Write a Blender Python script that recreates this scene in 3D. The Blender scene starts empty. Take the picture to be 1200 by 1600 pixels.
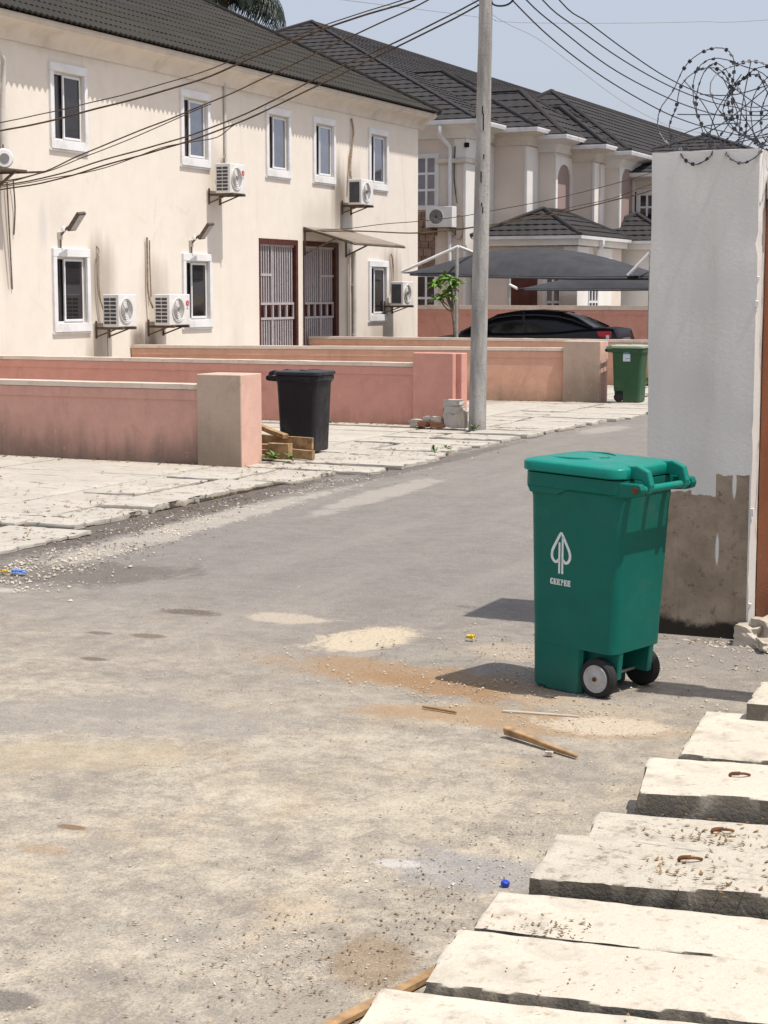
import bpy, bmesh, math, random
from mathutils import Vector, Matrix, noise
R = math.radians
S = bpy.context.scene
COL = S.collection
# ------------------------------------------------------------------ camera, sky, sun, exposure
cd = bpy.data.cameras.new('camera'); cam = bpy.data.objects.new('camera', cd); COL.objects.link(cam)
cd.sensor_fit = 'VERTICAL'; cd.sensor_height = 36; cd.lens = 36 * 2700 / 1600
cd.clip_start = .1; cd.clip_end = 3000
cam.location = (0, 0, 1.85); cam.rotation_euler = (R(90) - math.atan(343 / 2700), 0, R(24.2))
S.camera = cam
TOSUN = Vector((.42, -.018, 1)).normalized()
W = bpy.data.worlds.new('World'); S.world = W; W.use_nodes = True
wt = W.node_tree; bg = wt.nodes['Background']
sk = wt.nodes.new('ShaderNodeTexSky'); sk.sky_type = 'NISHITA'; sk.sun_disc = False
sk.sun_elevation = math.asin(TOSUN.z); sk.sun_rotation = math.atan2(TOSUN.x, TOSUN.y)
sk.air_density = 1.0; sk.dust_density = 4.0; sk.ozone_density = 2.0; sk.altitude = 0
hz = wt.nodes.new('ShaderNodeMix'); hz.data_type = 'RGBA'; hz.inputs[0].default_value = .62      # humid white veil over the clear sky
wt.links.new(sk.outputs[0], hz.inputs[6]); hz.inputs[7].default_value = (4.4, 4.65, 5.35, 1)
wt.links.new(hz.outputs[2], bg.inputs[0]); bg.inputs[1].default_value = .125
sl = bpy.data.lights.new('sun', 'SUN'); sl.energy = 4.1; sl.angle = R(.55); sl.color = (1, .94, .86)
so = bpy.data.objects.new('sun', sl); COL.objects.link(so); so.location = (20, -2, 45)
so.rotation_euler = (-TOSUN).to_track_quat('-Z', 'Y').to_euler()
S.view_settings.view_transform = 'Standard'; S.view_settings.look = 'None'
S.view_settings.exposure = 0.3; S.view_settings.gamma = 1.0; S.view_settings.use_curve_mapping = False

# ------------------------------------------------------------------ material helpers
class NT:
    def __init__(s, name, rough=.8, spec=.3):
        s.m = bpy.data.materials.new(name); s.m.use_nodes = True; s.t = s.m.node_tree
        s.b = s.t.nodes['Principled BSDF']; s.b.inputs['Roughness'].default_value = rough
        s.b.inputs['Specular IOR Level'].default_value = spec
        s._o = s._w = None
    def N(s, k): return s.t.nodes.new('ShaderNode' + k)
    def L(s, a, b): s.t.links.new(a, b)
    def put(s, sock, v):
        if isinstance(v, bpy.types.NodeSocket): s.L(v, sock)
        else: sock.default_value = v
    def obj(s):
        if not s._o: s._o = s.N('TexCoord').outputs['Object']
        return s._o
    def world(s):
        if not s._w: s._w = s.N('NewGeometry').outputs['Position']
        return s._w
    def mapv(s, v, scale=(1, 1, 1), loc=(0, 0, 0)):
        n = s.N('Mapping'); s.L(v, n.inputs[0]); n.inputs['Scale'].default_value = scale; n.inputs['Location'].default_value = loc
        return n.outputs[0]
    def noise(s, v, scale, detail=4, rough=.55, dist=0):
        n = s.N('TexNoise'); s.L(v, n.inputs['Vector']); n.inputs['Scale'].default_value = scale
        n.inputs['Detail'].default_value = detail; n.inputs['Roughness'].default_value = rough; n.inputs['Distortion'].default_value = dist
        return n.outputs[0]
    def vor(s, v, scale, feature='F1'):
        n = s.N('TexVoronoi'); s.L(v, n.inputs['Vector']); n.inputs['Scale'].default_value = scale; n.feature = feature
        return n.outputs['Distance']
    def rng(s, v, a, b, c=0., d=1., smooth=True):
        n = s.N('MapRange'); n.interpolation_type = 'SMOOTHSTEP' if smooth else 'LINEAR'
        s.L(v, n.inputs[0])
        for i, q in enumerate((a, b, c, d)): n.inputs[1 + i].default_value = q
        return n.outputs[0]
    def math(s, op, a, b=None, c=None):
        n = s.N('Math'); n.operation = op; s.put(n.inputs[0], a)
        if b is not None: s.put(n.inputs[1], b)
        if c is not None: s.put(n.inputs[2], c)
        return n.outputs[0]
    def mix(s, f, a, b):
        n = s.N('Mix'); n.data_type = 'RGBA'; s.put(n.inputs[0], f)
        for i, q in ((6, a), (7, b)): s.put(n.inputs[i], (*q, 1) if isinstance(q, tuple) else q)
        return n.outputs[2]
    def sep(s, v):
        n = s.N('SeparateXYZ'); s.L(v, n.inputs[0]); return n.outputs
    def spot(s, v, c, r, nz=None, amt=.5, soft=.35, rot=0.):
        m = s.N('Mapping'); m.vector_type = 'TEXTURE'; s.L(v, m.inputs[0])
        m.inputs['Location'].default_value = c; m.inputs['Rotation'].default_value = (0, 0, rot); m.inputs['Scale'].default_value = r
        l = s.N('VectorMath'); l.operation = 'LENGTH'; s.L(m.outputs[0], l.inputs[0]); d = l.outputs['Value']
        if nz is not None: d = s.math('ADD', d, s.math('MULTIPLY', s.math('SUBTRACT', nz, .5), amt * 2))
        return s.rng(d, 1 - soft, 1 + soft * .4, 1, 0)
    def col(s, c): s.put(s.b.inputs['Base Color'], (*c, 1) if isinstance(c, tuple) else c)
    def bump(s, h, dist=.01, st=1.):
        n = s.N('Bump'); n.inputs['Distance'].default_value = dist; n.inputs['Strength'].default_value = st
        s.L(h, n.inputs['Height']); s.L(n.outputs[0], s.b.inputs['Normal'])

def plain(name, c, rough=.6, spec=.4, metal=0., var=.12, scale=9., bump=0., dist=.003, grime=None):
    n = NT(name, rough, spec); n.b.inputs['Metallic'].default_value = metal
    o = n.obj(); a = n.noise(o, scale, 5)
    lo = tuple(x * (1 - var) for x in c); hi = tuple(min(1, x * (1 + var)) for x in c)
    base = n.mix(n.rng(a, .3, .7), lo, hi)
    ri = n.N('ObjectInfo').outputs['Random']
    base = n.mix(n.math('MULTIPLY', ri, var), base, tuple(x * .72 for x in c))
    if grime: base = n.mix(n.math('MULTIPLY', n.rng(n.noise(o, scale * .45, 6, .65), .5, .72), .55), base, grime)
    n.col(base)
    if bump: n.bump(n.noise(o, scale * 9, 4, .6), dist, bump)
    return n.m

def concrete(name, c, dark, pit=1., sc=1., grime=.6, side=0., streak=0.):
    n = NT(name, .92, .15); o = n.obj()
    big = n.noise(o, 1.7 * sc, 5, .6); mid = n.noise(o, 9 * sc, 6, .65); fin = n.noise(o, 70 * sc, 3, .6)
    ri = n.N('ObjectInfo').outputs['Random']
    base = n.mix(n.rng(big, .32, .68), tuple(x * .9 for x in c), tuple(min(.85, x * 1.06) for x in c))
    base = n.mix(n.math('MULTIPLY', n.rng(mid, .54, .74), grime), base, dark)
    base = n.mix(n.math('MULTIPLY', n.rng(n.vor(o, 38 * sc), .16, .05), .35), base, tuple(x * .6 for x in dark))
    base = n.mix(n.math('MULTIPLY', n.rng(fin, .5, .75), .3), base, tuple(x * .7 for x in c))
    base = n.mix(n.math('MULTIPLY', ri, .22), base, tuple(x * .8 for x in c))
    if streak:    # soil packed in screed lines and broken skin, lying across the apron
        w = n.world(); s1 = n.noise(n.mapv(w, (.8, 6.5, 1)), 1.5, 7, .7, .4); s2 = n.noise(n.mapv(w, (1.1, 5.2, 1), (4, 2, 0)), 1.3, 6, .72, .3)
        base = n.mix(n.math('MULTIPLY', n.rng(s1, .52, .70), streak * .6), base, (.30, .255, .195))
        base = n.mix(n.math('MULTIPLY', n.rng(s2, .615, .655), streak), base, (.075, .06, .045))
        base = n.mix(n.math('MULTIPLY', n.rng(n.noise(w, 11, 6, .75), .60, .68), streak * .7), base, (.16, .13, .095))
    if side:      # shade painted onto vertical sides by face normal, plus grime; then stains all over
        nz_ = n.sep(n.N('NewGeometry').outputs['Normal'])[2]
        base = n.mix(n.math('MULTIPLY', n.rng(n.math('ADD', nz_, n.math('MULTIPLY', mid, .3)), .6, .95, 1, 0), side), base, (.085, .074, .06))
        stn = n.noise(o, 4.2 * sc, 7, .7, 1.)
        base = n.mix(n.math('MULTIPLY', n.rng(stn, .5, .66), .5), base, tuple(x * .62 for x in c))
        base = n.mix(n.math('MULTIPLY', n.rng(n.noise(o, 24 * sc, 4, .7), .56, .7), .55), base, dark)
    n.col(base)
    h = n.math('ADD', n.math('MULTIPLY', mid, .6), n.math('MULTIPLY', fin, .35))
    n.bump(h, .012 * pit, .8)
    return n.m

def render_wall(name, c, mould, z0, z1, amt=.75, coat=None):
    """painted render with mould rising unevenly from the damp foot of the wall and drip marks under its top"""
    n = NT(name, .9, .15); w = n.world(); z = n.sep(w)[2]
    big = n.noise(w, .9, 5, .6); mid = n.noise(w, 5, 6, .65)
    drip = n.noise(n.mapv(w, (3.2, 3.2, .45)), 1.3, 7, .68)
    base = n.mix(n.rng(mid, .3, .75), tuple(x * .93 for x in c), tuple(min(.85, x * 1.05) for x in c))
    base = n.mix(n.math('MULTIPLY', n.rng(drip, .52, .75), .35), base, tuple(x * .62 for x in c))
    h = n.math('ADD', z, n.math('ADD', n.math('MULTIPLY', n.math('SUBTRACT', drip, .5), .75), n.math('MULTIPLY', n.math('SUBTRACT', big, .5), .7)))
    base = n.mix(n.math('MULTIPLY', n.rng(h, z0, z1, 1, 0), amt), base, mould)
    base = n.mix(n.math('MULTIPLY', n.rng(n.noise(w, 2.1, 8, .72, .6), .54, .68), .32), base, tuple(x * .55 for x in c))
    base = n.mix(n.math('MULTIPLY', n.rng(n.noise(w, 17, 6, .7), .6, .7), .3), base, tuple(min(.9, x * 1.25 + .05) for x in c))
    n.col(base); n.bump(n.noise(w, 60, 4, .6), .004, .6)
    return n.m

M = {}
M['white'] = plain('white_paint', (.74, .74, .75), .55, .35, var=.05, scale=4, grime=(.45, .42, .38))
M['upvc'] = plain('white_frame', (.70, .71, .73), .4, .4, var=.04)
M['cream_trim'] = plain('cream_trim', (.66, .60, .53), .75, .2, var=.06, scale=3, grime=(.4, .35, .3))
M['bwhite'] = plain('off_white_render', (.72, .70, .665), .85, .2, var=.06, scale=1.2, bump=.4)
M['black'] = plain('black_rubber', (.025, .025, .025), .75, .3, var=.2)
M['dark'] = plain('dark_cavity', (.018, .017, .017), .9, .1)
M['steel'] = plain('galvanised_steel', (.45, .45, .44), .45, .5, .6, var=.15)
M['rim'] = plain('grey_rim', (.41, .41, .41), .5, .5, .2, var=.12, scale=20)
M['rust'] = plain('rusty_iron', (.16, .065, .025), .85, .3, .3, var=.5, scale=30, bump=.6)
M['bracket'] = plain('rusted_bracket', (.15, .115, .09), .8, .3, .3, var=.4, scale=14)
M['ac'] = plain('ac_casing', (.72, .71, .69), .45, .35, var=.05, scale=5, grime=(.45, .42, .38))
M['acdark'] = plain('ac_dark_grille', (.07, .07, .075), .6, .3)
M['acmid'] = plain('ac_fan_grey', (.20, .19, .19), .5, .4)
M['red'] = plain('red_badge', (.5, .02, .05), .4, .4)
M['grey'] = plain('grey_print', (.3, .3, .32), .5, .3)
M['pipe'] = plain('brown_pipe_wrap', (.30, .225, .155), .85, .2, var=.35, scale=18)
M['pvc'] = plain('pvc_pipe', (.55, .53, .5), .6, .3, var=.12, scale=5, grime=(.3, .25, .2))
M['doorwood'] = plain('dark_red_door', (.085, .026, .018), .55, .3, var=.25, scale=5)
M['grille'] = plain('grey_grille_paint', (.43, .395, .41), .5, .4, var=.1, scale=10)
M['awning'] = plain('brown_sheet', (.23, .19, .155), .5, .4, var=.2, scale=4)
M['fabric'] = plain('grey_shade_cloth', (.055, .057, .064), .95, .1, var=.12, scale=3)
M['cable'] = plain('cable_sheath', (.075, .048, .028), .7, .3, var=.5, scale=6)
M['cable2'] = plain('black_cable', (.02, .02, .025), .7, .3, var=.3, scale=6)
M['razor'] = plain('razor_wire_steel', (.06, .06, .07), .5, .5, .5, var=.4, scale=30)
M['wood'] = plain('weathered_wood', (.33, .215, .11), .85, .2, var=.35, scale=14, bump=.5)
M['wood2'] = plain('fresh_wood', (.34, .215, .115), .85, .2, var=.3, scale=16, bump=.5)
M['leaf'] = plain('bright_leaf', (.115, .24, .03), .5, .4, var=.35, scale=6)
M['weed'] = plain('weed_leaf', (.09, .17, .03), .6, .3, var=.4, scale=20)
M['palm'] = plain('palm_leaf', (.035, .05, .034), .5, .45, var=.5, scale=2)
M['bark'] = plain('bark', (.17, .14, .11), .95, .1, var=.3, scale=14, bump=.7, dist=.01)
M['carpaint'] = plain('navy_car_paint', (.012, .013, .022), .36, .4, var=.05)
M['carglass'] = plain('car_glass', (.008, .009, .012), .16, .35, var=.05)
M['lampred'] = plain('tail_lamp_red', (.45, .012, .02), .2, .6)
M['sticker'] = plain('pale_sticker', (.55, .62, .66), .5, .3, var=.1, scale=30)
M['stickerblue'] = plain('blue_print', (.18, .33, .45), .5, .3)
M['bluecap'] = plain('blue_plastic', (.015, .05, .42), .4, .5)
M['yellow'] = plain('yellow_litter', (.6, .42, .02), .6, .3)
M['lblue'] = plain('blue_wrapper', (.16, .27, .6), .5, .3, var=.4, scale=40)
M['stone'] = plain('brown_cladding_stone', (.27, .19, .14), .9, .2, var=.3, scale=6, bump=.5)
M['pinkbeige'] = plain('pink_beige_render', (.69, .61, .535), .9, .15, var=.06, scale=1.0, bump=.4)
M['niche'] = plain('mauve_render', (.33, .25, .235), .9, .15, var=.05, scale=1.0)

def glass(name, c, metal, rough=.04):
    n = NT(name, rough, .8); n.b.inputs['Metallic'].default_value = metal
    ri = n.N('ObjectInfo').outputs['Random']
    n.col(n.mix(n.math('MULTIPLY', ri, .55), n.mix(n.rng(n.noise(n.obj(), 1.6, 3), .35, .7), c, tuple(x * .65 for x in c)), tuple(min(1, x * 1.5) for x in c)))
    n.bump(n.noise(n.obj(), 3, 2), .004, .25); return n.m
M['pane'] = glass('reflective_pane', (.30, .305, .35), .85)
M['panedark'] = glass('dark_pane', (.085, .078, .08), .75)
M['panebrown'] = glass('curtained_pane', (.07, .05, .045), .2)

def roofmat(name, c, moss):
    n = NT(name, .95, .12); w = n.world(); o = n.obj()
    a = n.noise(w, .8, 5, .65); f = n.noise(w, 60, 3, .6)
    base = n.mix(n.rng(a, .35, .7), c, moss)
    base = n.mix(n.math('MULTIPLY', n.rng(f, .45, .75), .5), base, tuple(x * 1.6 for x in c))
    ri = n.N('ObjectInfo').outputs['Random']
    base = n.mix(n.math('MULTIPLY', ri, .35), base, tuple(x * .6 for x in c))
    n.col(base); n.bump(f, .004, .6); return n.m
M['roof1'] = roofmat('grey_brown_tile', (.043, .039, .037), (.044, .043, .034))
M['roof2'] = roofmat('charcoal_tile', (.050, .047, .049), (.040, .038, .039))

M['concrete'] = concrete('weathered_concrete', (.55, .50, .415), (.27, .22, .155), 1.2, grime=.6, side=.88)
M['concrete_far'] = concrete('pavement_concrete', (.43, .40, .35), (.22, .19, .15), 1, .9, .85, streak=.9)
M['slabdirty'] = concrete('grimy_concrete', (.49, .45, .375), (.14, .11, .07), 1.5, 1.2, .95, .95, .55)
M['rubble'] = concrete('broken_concrete', (.50, .46, .41), (.25, .2, .17), 1, 2)
M['pinkwall'] = render_wall('pink_render', (.60, .34, .275), (.13, .11, .085), .0, .60, .8)
M['pinkwall2'] = render_wall('pink_render_clean', (.62, .315, .255), (.26, .17, .12), -.1, .25, .5)
M['pinkwall3'] = render_wall('orange_pink_render', (.62, .36, .255), (.2, .16, .11), .0, .5, .7)
M['pillarcap'] = render_wall('dirty_pillar_render', (.50, .38, .30), (.19, .15, .11), .0, .8, .75)
M['pinkside'] = render_wall('pale_pink_render', (.66, .42, .34), (.30, .22, .17), -.2, .15, .5)
M['coping'] = concrete('coping_concrete', (.60, .50, .42), (.3, .23, .18), .7, 1.4, .7)
M['redwall'] = render_wall('terracotta_render', (.38, .155, .085), (.22, .12, .08), .1, .7, .5)

# street-facing cream wall: rain streaks plus soot and damp marks round the air conditioners
n = NT('cream_render', .92, .15); w = n.world()
st = n.noise(n.mapv(w, (3.5, 3.5, .22)), 1, 6, .6); bigz = n.noise(w, .5, 4, .6); md = n.noise(w, 3, 6, .65)
base = n.mix(n.rng(md, .3, .75), (.715, .655, .58), (.755, .695, .62))
base = n.mix(n.math('MULTIPLY', n.rng(st, .52, .8), .28), base, (.55, .49, .42))
for c, r, k, colr in [((-16.6, 25.15, 2.1), (1, .5, .7), 0.77, (.34, .29, .24)), ((-16.6, 25.0, .7), (1, .35, .55), 0.70, (.34, .28, .22)),
                      ((-16.6, 26.3, 1.0), (1, .28, .3), .85, (.12, .09, .07)), ((-16.6, 26.9, 2.0), (1, .5, .6), 0.63, (.36, .31, .26)),
                      ((-16.6, 26.75, .75), (1, .42, .5), 0.95, (.22, .18, .15)), ((-16.6, 29.1, 4.35), (1, .5, .45), .4, (.40, .35, .3)),
                      ((-16.6, 34.55, 3.9), (1, .38, .95), .8, (.15, .12, .10)), ((-16.6, 35.2, 4.4), (1, .5, .4), .4, (.36, .3, .25)),
                      ((-16.6, 33.8, 3.4), (1, 1.3, .5), .35, (.42, .37, .32)), ((-16.6, 37.3, 2.3), (1, .7, .6), 0.77, (.34, .28, .23)),
                      ((-16.6, 36.9, .8), (1, .9, .5), .5, (.36, .3, .24)), ((-16.6, 35.1, 1.4), (1, .28, 1.6), .65, (.30, .22, .15)),
                      ((-16.6, 22.5, 3.2), (1, .18, 1.5), .5, (.36, .3, .25)), ((-16.6, 23.5, 2.9), (1, .14, .4), .45, (.5, .5, .52)),
                      ((-16.6, 30.2, 5.75), (1, 3, .12), .35, (.45, .38, .32)), ((-16.6, 24.2, 5.75), (1, 2, .12), .35, (.45, .38, .32)),
                      ((-16.6, 22.3, 4.6), (1, .5, .6), .3, (.46, .41, .36)), ((-16.6, 29.9, .9), (1, .3, .7), .25, (.5, .43, .36))]:
    base = n.mix(n.math('MULTIPLY', n.spot(w, c, r, st, .75, .75), k), base, colr)
ck = n.vor(n.mapv(w, (1, 1, .6)), .55, 'DISTANCE_TO_EDGE')
base = n.mix(n.math('MULTIPLY', n.math('MULTIPLY', n.rng(n.math('ADD', ck, n.math('MULTIPLY', n.math('SUBTRACT', md, .5), .10)), .0, .012, 1, 0), n.rng(bigz, .5, .6)), .12), base, (.42, .36, .30))
base = n.mix(n.math('MULTIPLY', n.rng(n.noise(w, 1.1, 8, .7, .5), .55, .7), .22), base, (.60, .545, .48))
n.col(base); n.bump(n.noise(w, 45, 4, .6), .004, .5); M['cream'] = n.m

# gate pillar: white coat that stops short, bare damp render below it
n = NT('half_painted_render', .9, .15); w = n.world(); sx = n.sep(w)
wob = n.noise(n.mapv(w, (9, 9, .6)), 1, 4); md = n.noise(w, 4.5, 6, .65); sm = n.noise(n.mapv(w, (5, 5, .8)), 1, 5, .6)
paint = n.mix(n.rng(sm, .35, .75), (.64, .63, .605), (.71, .70, .68))
paint = n.mix(n.math('MULTIPLY', n.rng(n.noise(n.mapv(w, (2.5, 2.5, .35)), 1.6, 7, .65), .5, .75), .28), paint, (.47, .445, .40))
paint = n.mix(n.math('MULTIPLY', n.rng(n.noise(w, 14, 6, .7), .62, .7), .18), paint, (.44, .41, .36))
bare0 = n.noise(w, 26, 5, .7)
bare = n.mix(n.rng(md, .3, .72), (.235, .185, .138), (.37, .30, .225))
bare = n.mix(n.math('MULTIPLY', n.rng(bare0, .54, .7), .6), bare, (.10, .078, .055))
bare = n.mix(n.math('MULTIPLY', n.rng(n.noise(n.mapv(w, (8, 8, .9)), 1, 6, .7), .5, .7), .5), bare, (.15, .115, .085))
bare = n.mix(n.rng(n.math('ADD', sx[2], n.math('MULTIPLY', n.math('SUBTRACT', md, .5), .22)), .06, .12, 1, 0), bare, (.035, .03, .025))
step = n.math('ADD', n.math('MULTIPLY', n.math('GREATER_THAN', sx[0], -2.145), .125), .785)
step = n.math('SUBTRACT', step, n.math('MULTIPLY', n.math('GREATER_THAN', n.math('ADD', sx[0], n.math('MULTIPLY', wob, .1)), -2.215), .02))
step = n.math('ADD', step, n.math('MULTIPLY', n.math('SUBTRACT', wob, .5), .08))
isb = n.math('LESS_THAN', sx[2], step)
isb = n.math('MULTIPLY', isb, n.math('LESS_THAN', n.math('ADD', sx[0], n.math('MULTIPLY', wob, .02)), -1.955))
drips = n.math('MAXIMUM', n.spot(w, (-2.045, 9.1, .84), (.012, .5, .085), wob, .2, .3), n.spot(w, (-2.13, 9.1, .48), (.010, .5, .09), wob, .3, .3))
isb = n.math('MULTIPLY', isb, n.math('SUBTRACT', 1., drips))
n.col(n.mix(isb, paint, bare)); n.bump(n.noise(w, 55, 3, .6), .002, .5); M['pillarpaint'] = n.m

# road: worn asphalt under dust, with its own stains
n = NT('dusty_asphalt', .93, .2); w = n.world(); o2 = n.mapv(w, (1, 1, 0)); sx = n.sep(w)
big = n.noise(o2, .45, 5, .6, .6); mid0 = n.math('ADD', n.math('MULTIPLY', n.noise(o2, 2.3, 9, .72, .4), .45), n.math('MULTIPLY', n.noise(o2, 8.5, 8, .74, .3), .55)); vf = n.noise(o2, 95, 3, .7); fin = n.noise(o2, 42, 4, .65); grit = n.vor(o2, 65)
mid = n.math('ADD', mid0, n.math('ADD', n.math('MULTIPLY', n.math('SUBTRACT', fin, .5), .34), n.math('MULTIPLY', n.math('SUBTRACT', vf, .5), .30)))
trail = n.noise(n.mapv(w, (1.6, .28, 0)), 1.4, 6, .65, .5)
asph = n.mix(n.rng(mid, .3, .72), (.168, .153, .142), (.245, .225, .205))
asph = n.mix(n.math('MULTIPLY', n.rng(trail, .42, .7), .5), asph, (.255, .235, .215))
dust = n.mix(n.rng(mid, .36, .66), (.30, .262, .208), (.50, .44, .345))
dust = n.mix(n.math('MULTIPLY', n.rng(n.noise(o2, 1.9, 7, .7, .5), .5, .7), .6), dust, (.46, .355, .225))
dust = n.mix(n.math('MULTIPLY', n.rng(n.noise(n.mapv(w, (1, 1, 0), (5, 2, 0)), 1.3, 8, .72, .5), .52, .66), .5), dust, (.26, .24, .215))
near = n.rng(n.math('ADD', sx[1], n.math('MULTIPLY', n.math('SUBTRACT', big, .5), 4.)), 5.2, 10.2, 1, 0)
dm = n.math('MULTIPLY', near, n.rng(n.math('ADD', mid, n.math('MULTIPLY', big, .5)), .5, .88, .3, 1.))
base = n.mix(dm, asph, dust)
sn = n.math('ADD', n.math('MULTIPLY', n.noise(o2, 2.6, 9, .76, .9), .7), n.math('MULTIPLY', n.math('ADD', fin, vf), .15))
spots = [((-3.2, 7.55, 0), (.95, .30, 9), .85, (.30, .20, .115), -.2), ((-2.45, 6.95, 0), (.75, .22, 9), .8, (.33, .225, .13), .1), ((-3.0, 7.45, 0), (.5, .16, 9), .6, (.27, .155, .075), -.2),
         ((-2.1, 7.02, 0), (.3, .16, 9), .8, (.52, .45, .35), .2), ((-3.86, 8.33, 0), (.21, .42, 9), .95, (.50, .425, .315), -.35), ((-4.5, 8.66, 0), (.32, .14, 9), .75, (.44, .375, .30), 0),
         ((-5.08, 8.59, 0), (.2, .1, 9), .85, (.115, .092, .075), 0), ((-4.96, 7.91, 0), (.11, .06, 9), .85, (.15, .115, .085), 0), ((-5.25, 7.87, 0), (.09, .045, 9), .8, (.14, .11, .085), 0),
         ((-4.89, 7.29, 0), (.085, .04, 9), .85, (.13, .10, .08), 0), ((-3.395, 4.895, 0), (.062, .028, 9), .9, (.185, .118, .062), 0), ((-3.35, 4.65, 0), (.10, .05, 9), .35, (.36, .22, .11), 0), ((-2.72, 3.56, 0), (.13, .075, 9), .9, (.15, .135, .12), .2),
         ((-1.93, 4.2, 0), (.12, .22, 9), .6, (.23, .155, .085), .4), ((-1.98, 3.75, 0), (.16, .3, 9), .65, (.27, .24, .20), 0), ((-2.0, 5.05, 0), (.28, .20, 9), .6, (.25, .25, .26), 0), ((-2.2, 5.0, 0), (.1, .05, 9), .6, (.55, .53, .5), .2),
         ((-7.55, 12.3, 0), (.32, 3.6, 9), .9, (.105, .09, .08), .03), ((-7.0, 11.8, 0), (.22, 3.4, 9), .5, (.47, .43, .37), .05), ((-6.55, 9.5, 0), (.9, .55, 9), .75, (.12, .105, .093), .5), ((-6.7, 8.75, 0), (.35, .10, 9), .6, (.50, .46, .40), .3),
         ((-6.55, 14.6, 0), (.2, 1.6, 9), .55, (.40, .365, .32), 0.06), ((-7.25, 17, 0), (.16, 3.5, 9), .7, (.12, .105, .095), 0), ((-6.9, 22.6, 0), (.25, .9, 9), .6, (.36, .33, .29), 0),
         ((-2.95, 8.35, 0), (.35, .22, 9), .6, (.40, .33, .25), 0), ((-2.3, 7.35, 0), (.5, .15, 9), .5, (.42, .35, .26), -.2), ((-4.1, 6.3, 0), (.9, .4, 9), .5, (.24, .225, .21), .3), ((-3.9, 5.7, 0), (.5, .25, 9), .4, (.38, .31, .20), .5)]
for c, r, k, colr, rot in spots:
    base = n.mix(n.math('MULTIPLY', n.spot(w, c, r, sn, 1.7 if r[0] > .15 else .7, .32, rot), k), base, colr)
base = n.mix(n.math('MULTIPLY', n.rng(grit, .20, .05), .4), base, (.46, .42, .36))
clus = n.rng(n.noise(o2, 2.2, 5, .7), .42, .62)
base = n.mix(n.math('MULTIPLY', n.math('MULTIPLY', n.rng(n.vor(n.mapv(w, (1, 1.6, 0), (3, 1, 0)), 48), .22, .10), clus), .55), base, (.085, .072, .058))
base = n.mix(n.math('MULTIPLY', n.math('MULTIPLY', n.rng(n.vor(n.mapv(w, (1.5, 1, 0), (7, 5, 0)), 30), .20, .09), clus), .5), base, (.50, .455, .38))
base = n.mix(n.math('MULTIPLY', n.rng(fin, .53, .70), .45), base, (.11, .096, .084))
base = n.mix(n.math('MULTIPLY', n.rng(vf, .56, .70), .45), base, (.44, .405, .35))
n.col(base)
n.bump(n.math('ADD', n.math('MULTIPLY', mid, 1.2), n.math('ADD', n.math('MULTIPLY', fin, .35), n.math('MULTIPLY', n.rng(grit, .25, 0.), .3))), .02, .7)
M['road'] = n.m
n = NT('bare_earth', .95, .1); w = n.world(); a = n.noise(w, 1.2, 6, .65)
n.col(n.mix(n.rng(a, .3, .7), (.24, .19, .13), (.36, .30, .23))); n.bump(n.noise(w, 20, 5), .02, .6); M['earth'] = n.m
M['trench'] = plain('dark_drain_soil', (.045, .038, .03), .95, .1, var=.4, scale=4)
M['gravel'] = plain('gravel', (.42, .37, .31), .9, .2, var=.4, scale=3)
M['gravelw'] = plain('pale_gravel', (.46, .41, .34), .9, .2, var=.25, scale=3)
M['graveld'] = plain('dark_gravel', (.13, .105, .085), .9, .2, var=.4, scale=3)
M['litter'] = plain('dry_leaf', (.20, .12, .05), .9, .2, var=.5, scale=4)

def plastic(name, c, rough, var=.06):
    n = NT(name, rough, .22); o = n.obj()
    base = n.mix(n.rng(n.noise(o, 6, 5, .6), .3, .7), tuple(x * (1 - var) for x in c), tuple(x * (1 + var) for x in c))
    base = n.mix(n.math('MULTIPLY', n.rng(n.noise(n.mapv(o, (2, 2, 22)), 2.2, 6, .75), .62, .74), .18), base, tuple(min(1, x * 2 + .05) for x in c))
    base = n.mix(n.math('MULTIPLY', n.rng(n.noise(o, 2.5, 6, .7), .52, .75), .16), base, (.20, .19, .15))
    base = n.mix(n.math('MULTIPLY', n.rng(n.vor(o, 42), .10, .03), .25), base, (.25, .27, .24))
    dz = n.rng(n.math('ADD', n.sep(o)[2], n.math('MULTIPLY', n.noise(o, 5, 4), .2)), .12, .32, 1, 0)
    base = n.mix(n.math('MULTIPLY', dz, .07), base, (.25, .2, .14))
    n.col(base); n.bump(n.noise(o, 160, 2), .0012, .35)
    n.L(n.rng(n.noise(o, 9, 4), .3, .7, rough * .8, min(1, rough * 1.3)), n.b.inputs['Roughness']); return n.m
M['bingreen'] = plastic('teal_green_plastic', (.002, .122, .096), .42)
M['binlid'] = plastic('teal_green_lid_plastic', (.005, .20, .158), .36)
M['bindark'] = plastic('dark_grey_plastic', (.020, .018, .021), .5)
M['binolive'] = plastic('dull_green_plastic', (.030, .085, .040), .5)
M['binolivelid'] = plastic('faded_green_lid', (.30, .36, .27), .6)
M['binblacklid'] = plastic('black_lid_plastic', (.028, .028, .034), .38)
M['logo'] = plain('white_print', (.70, .74, .73), .55, .3, var=.06, scale=40)

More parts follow.
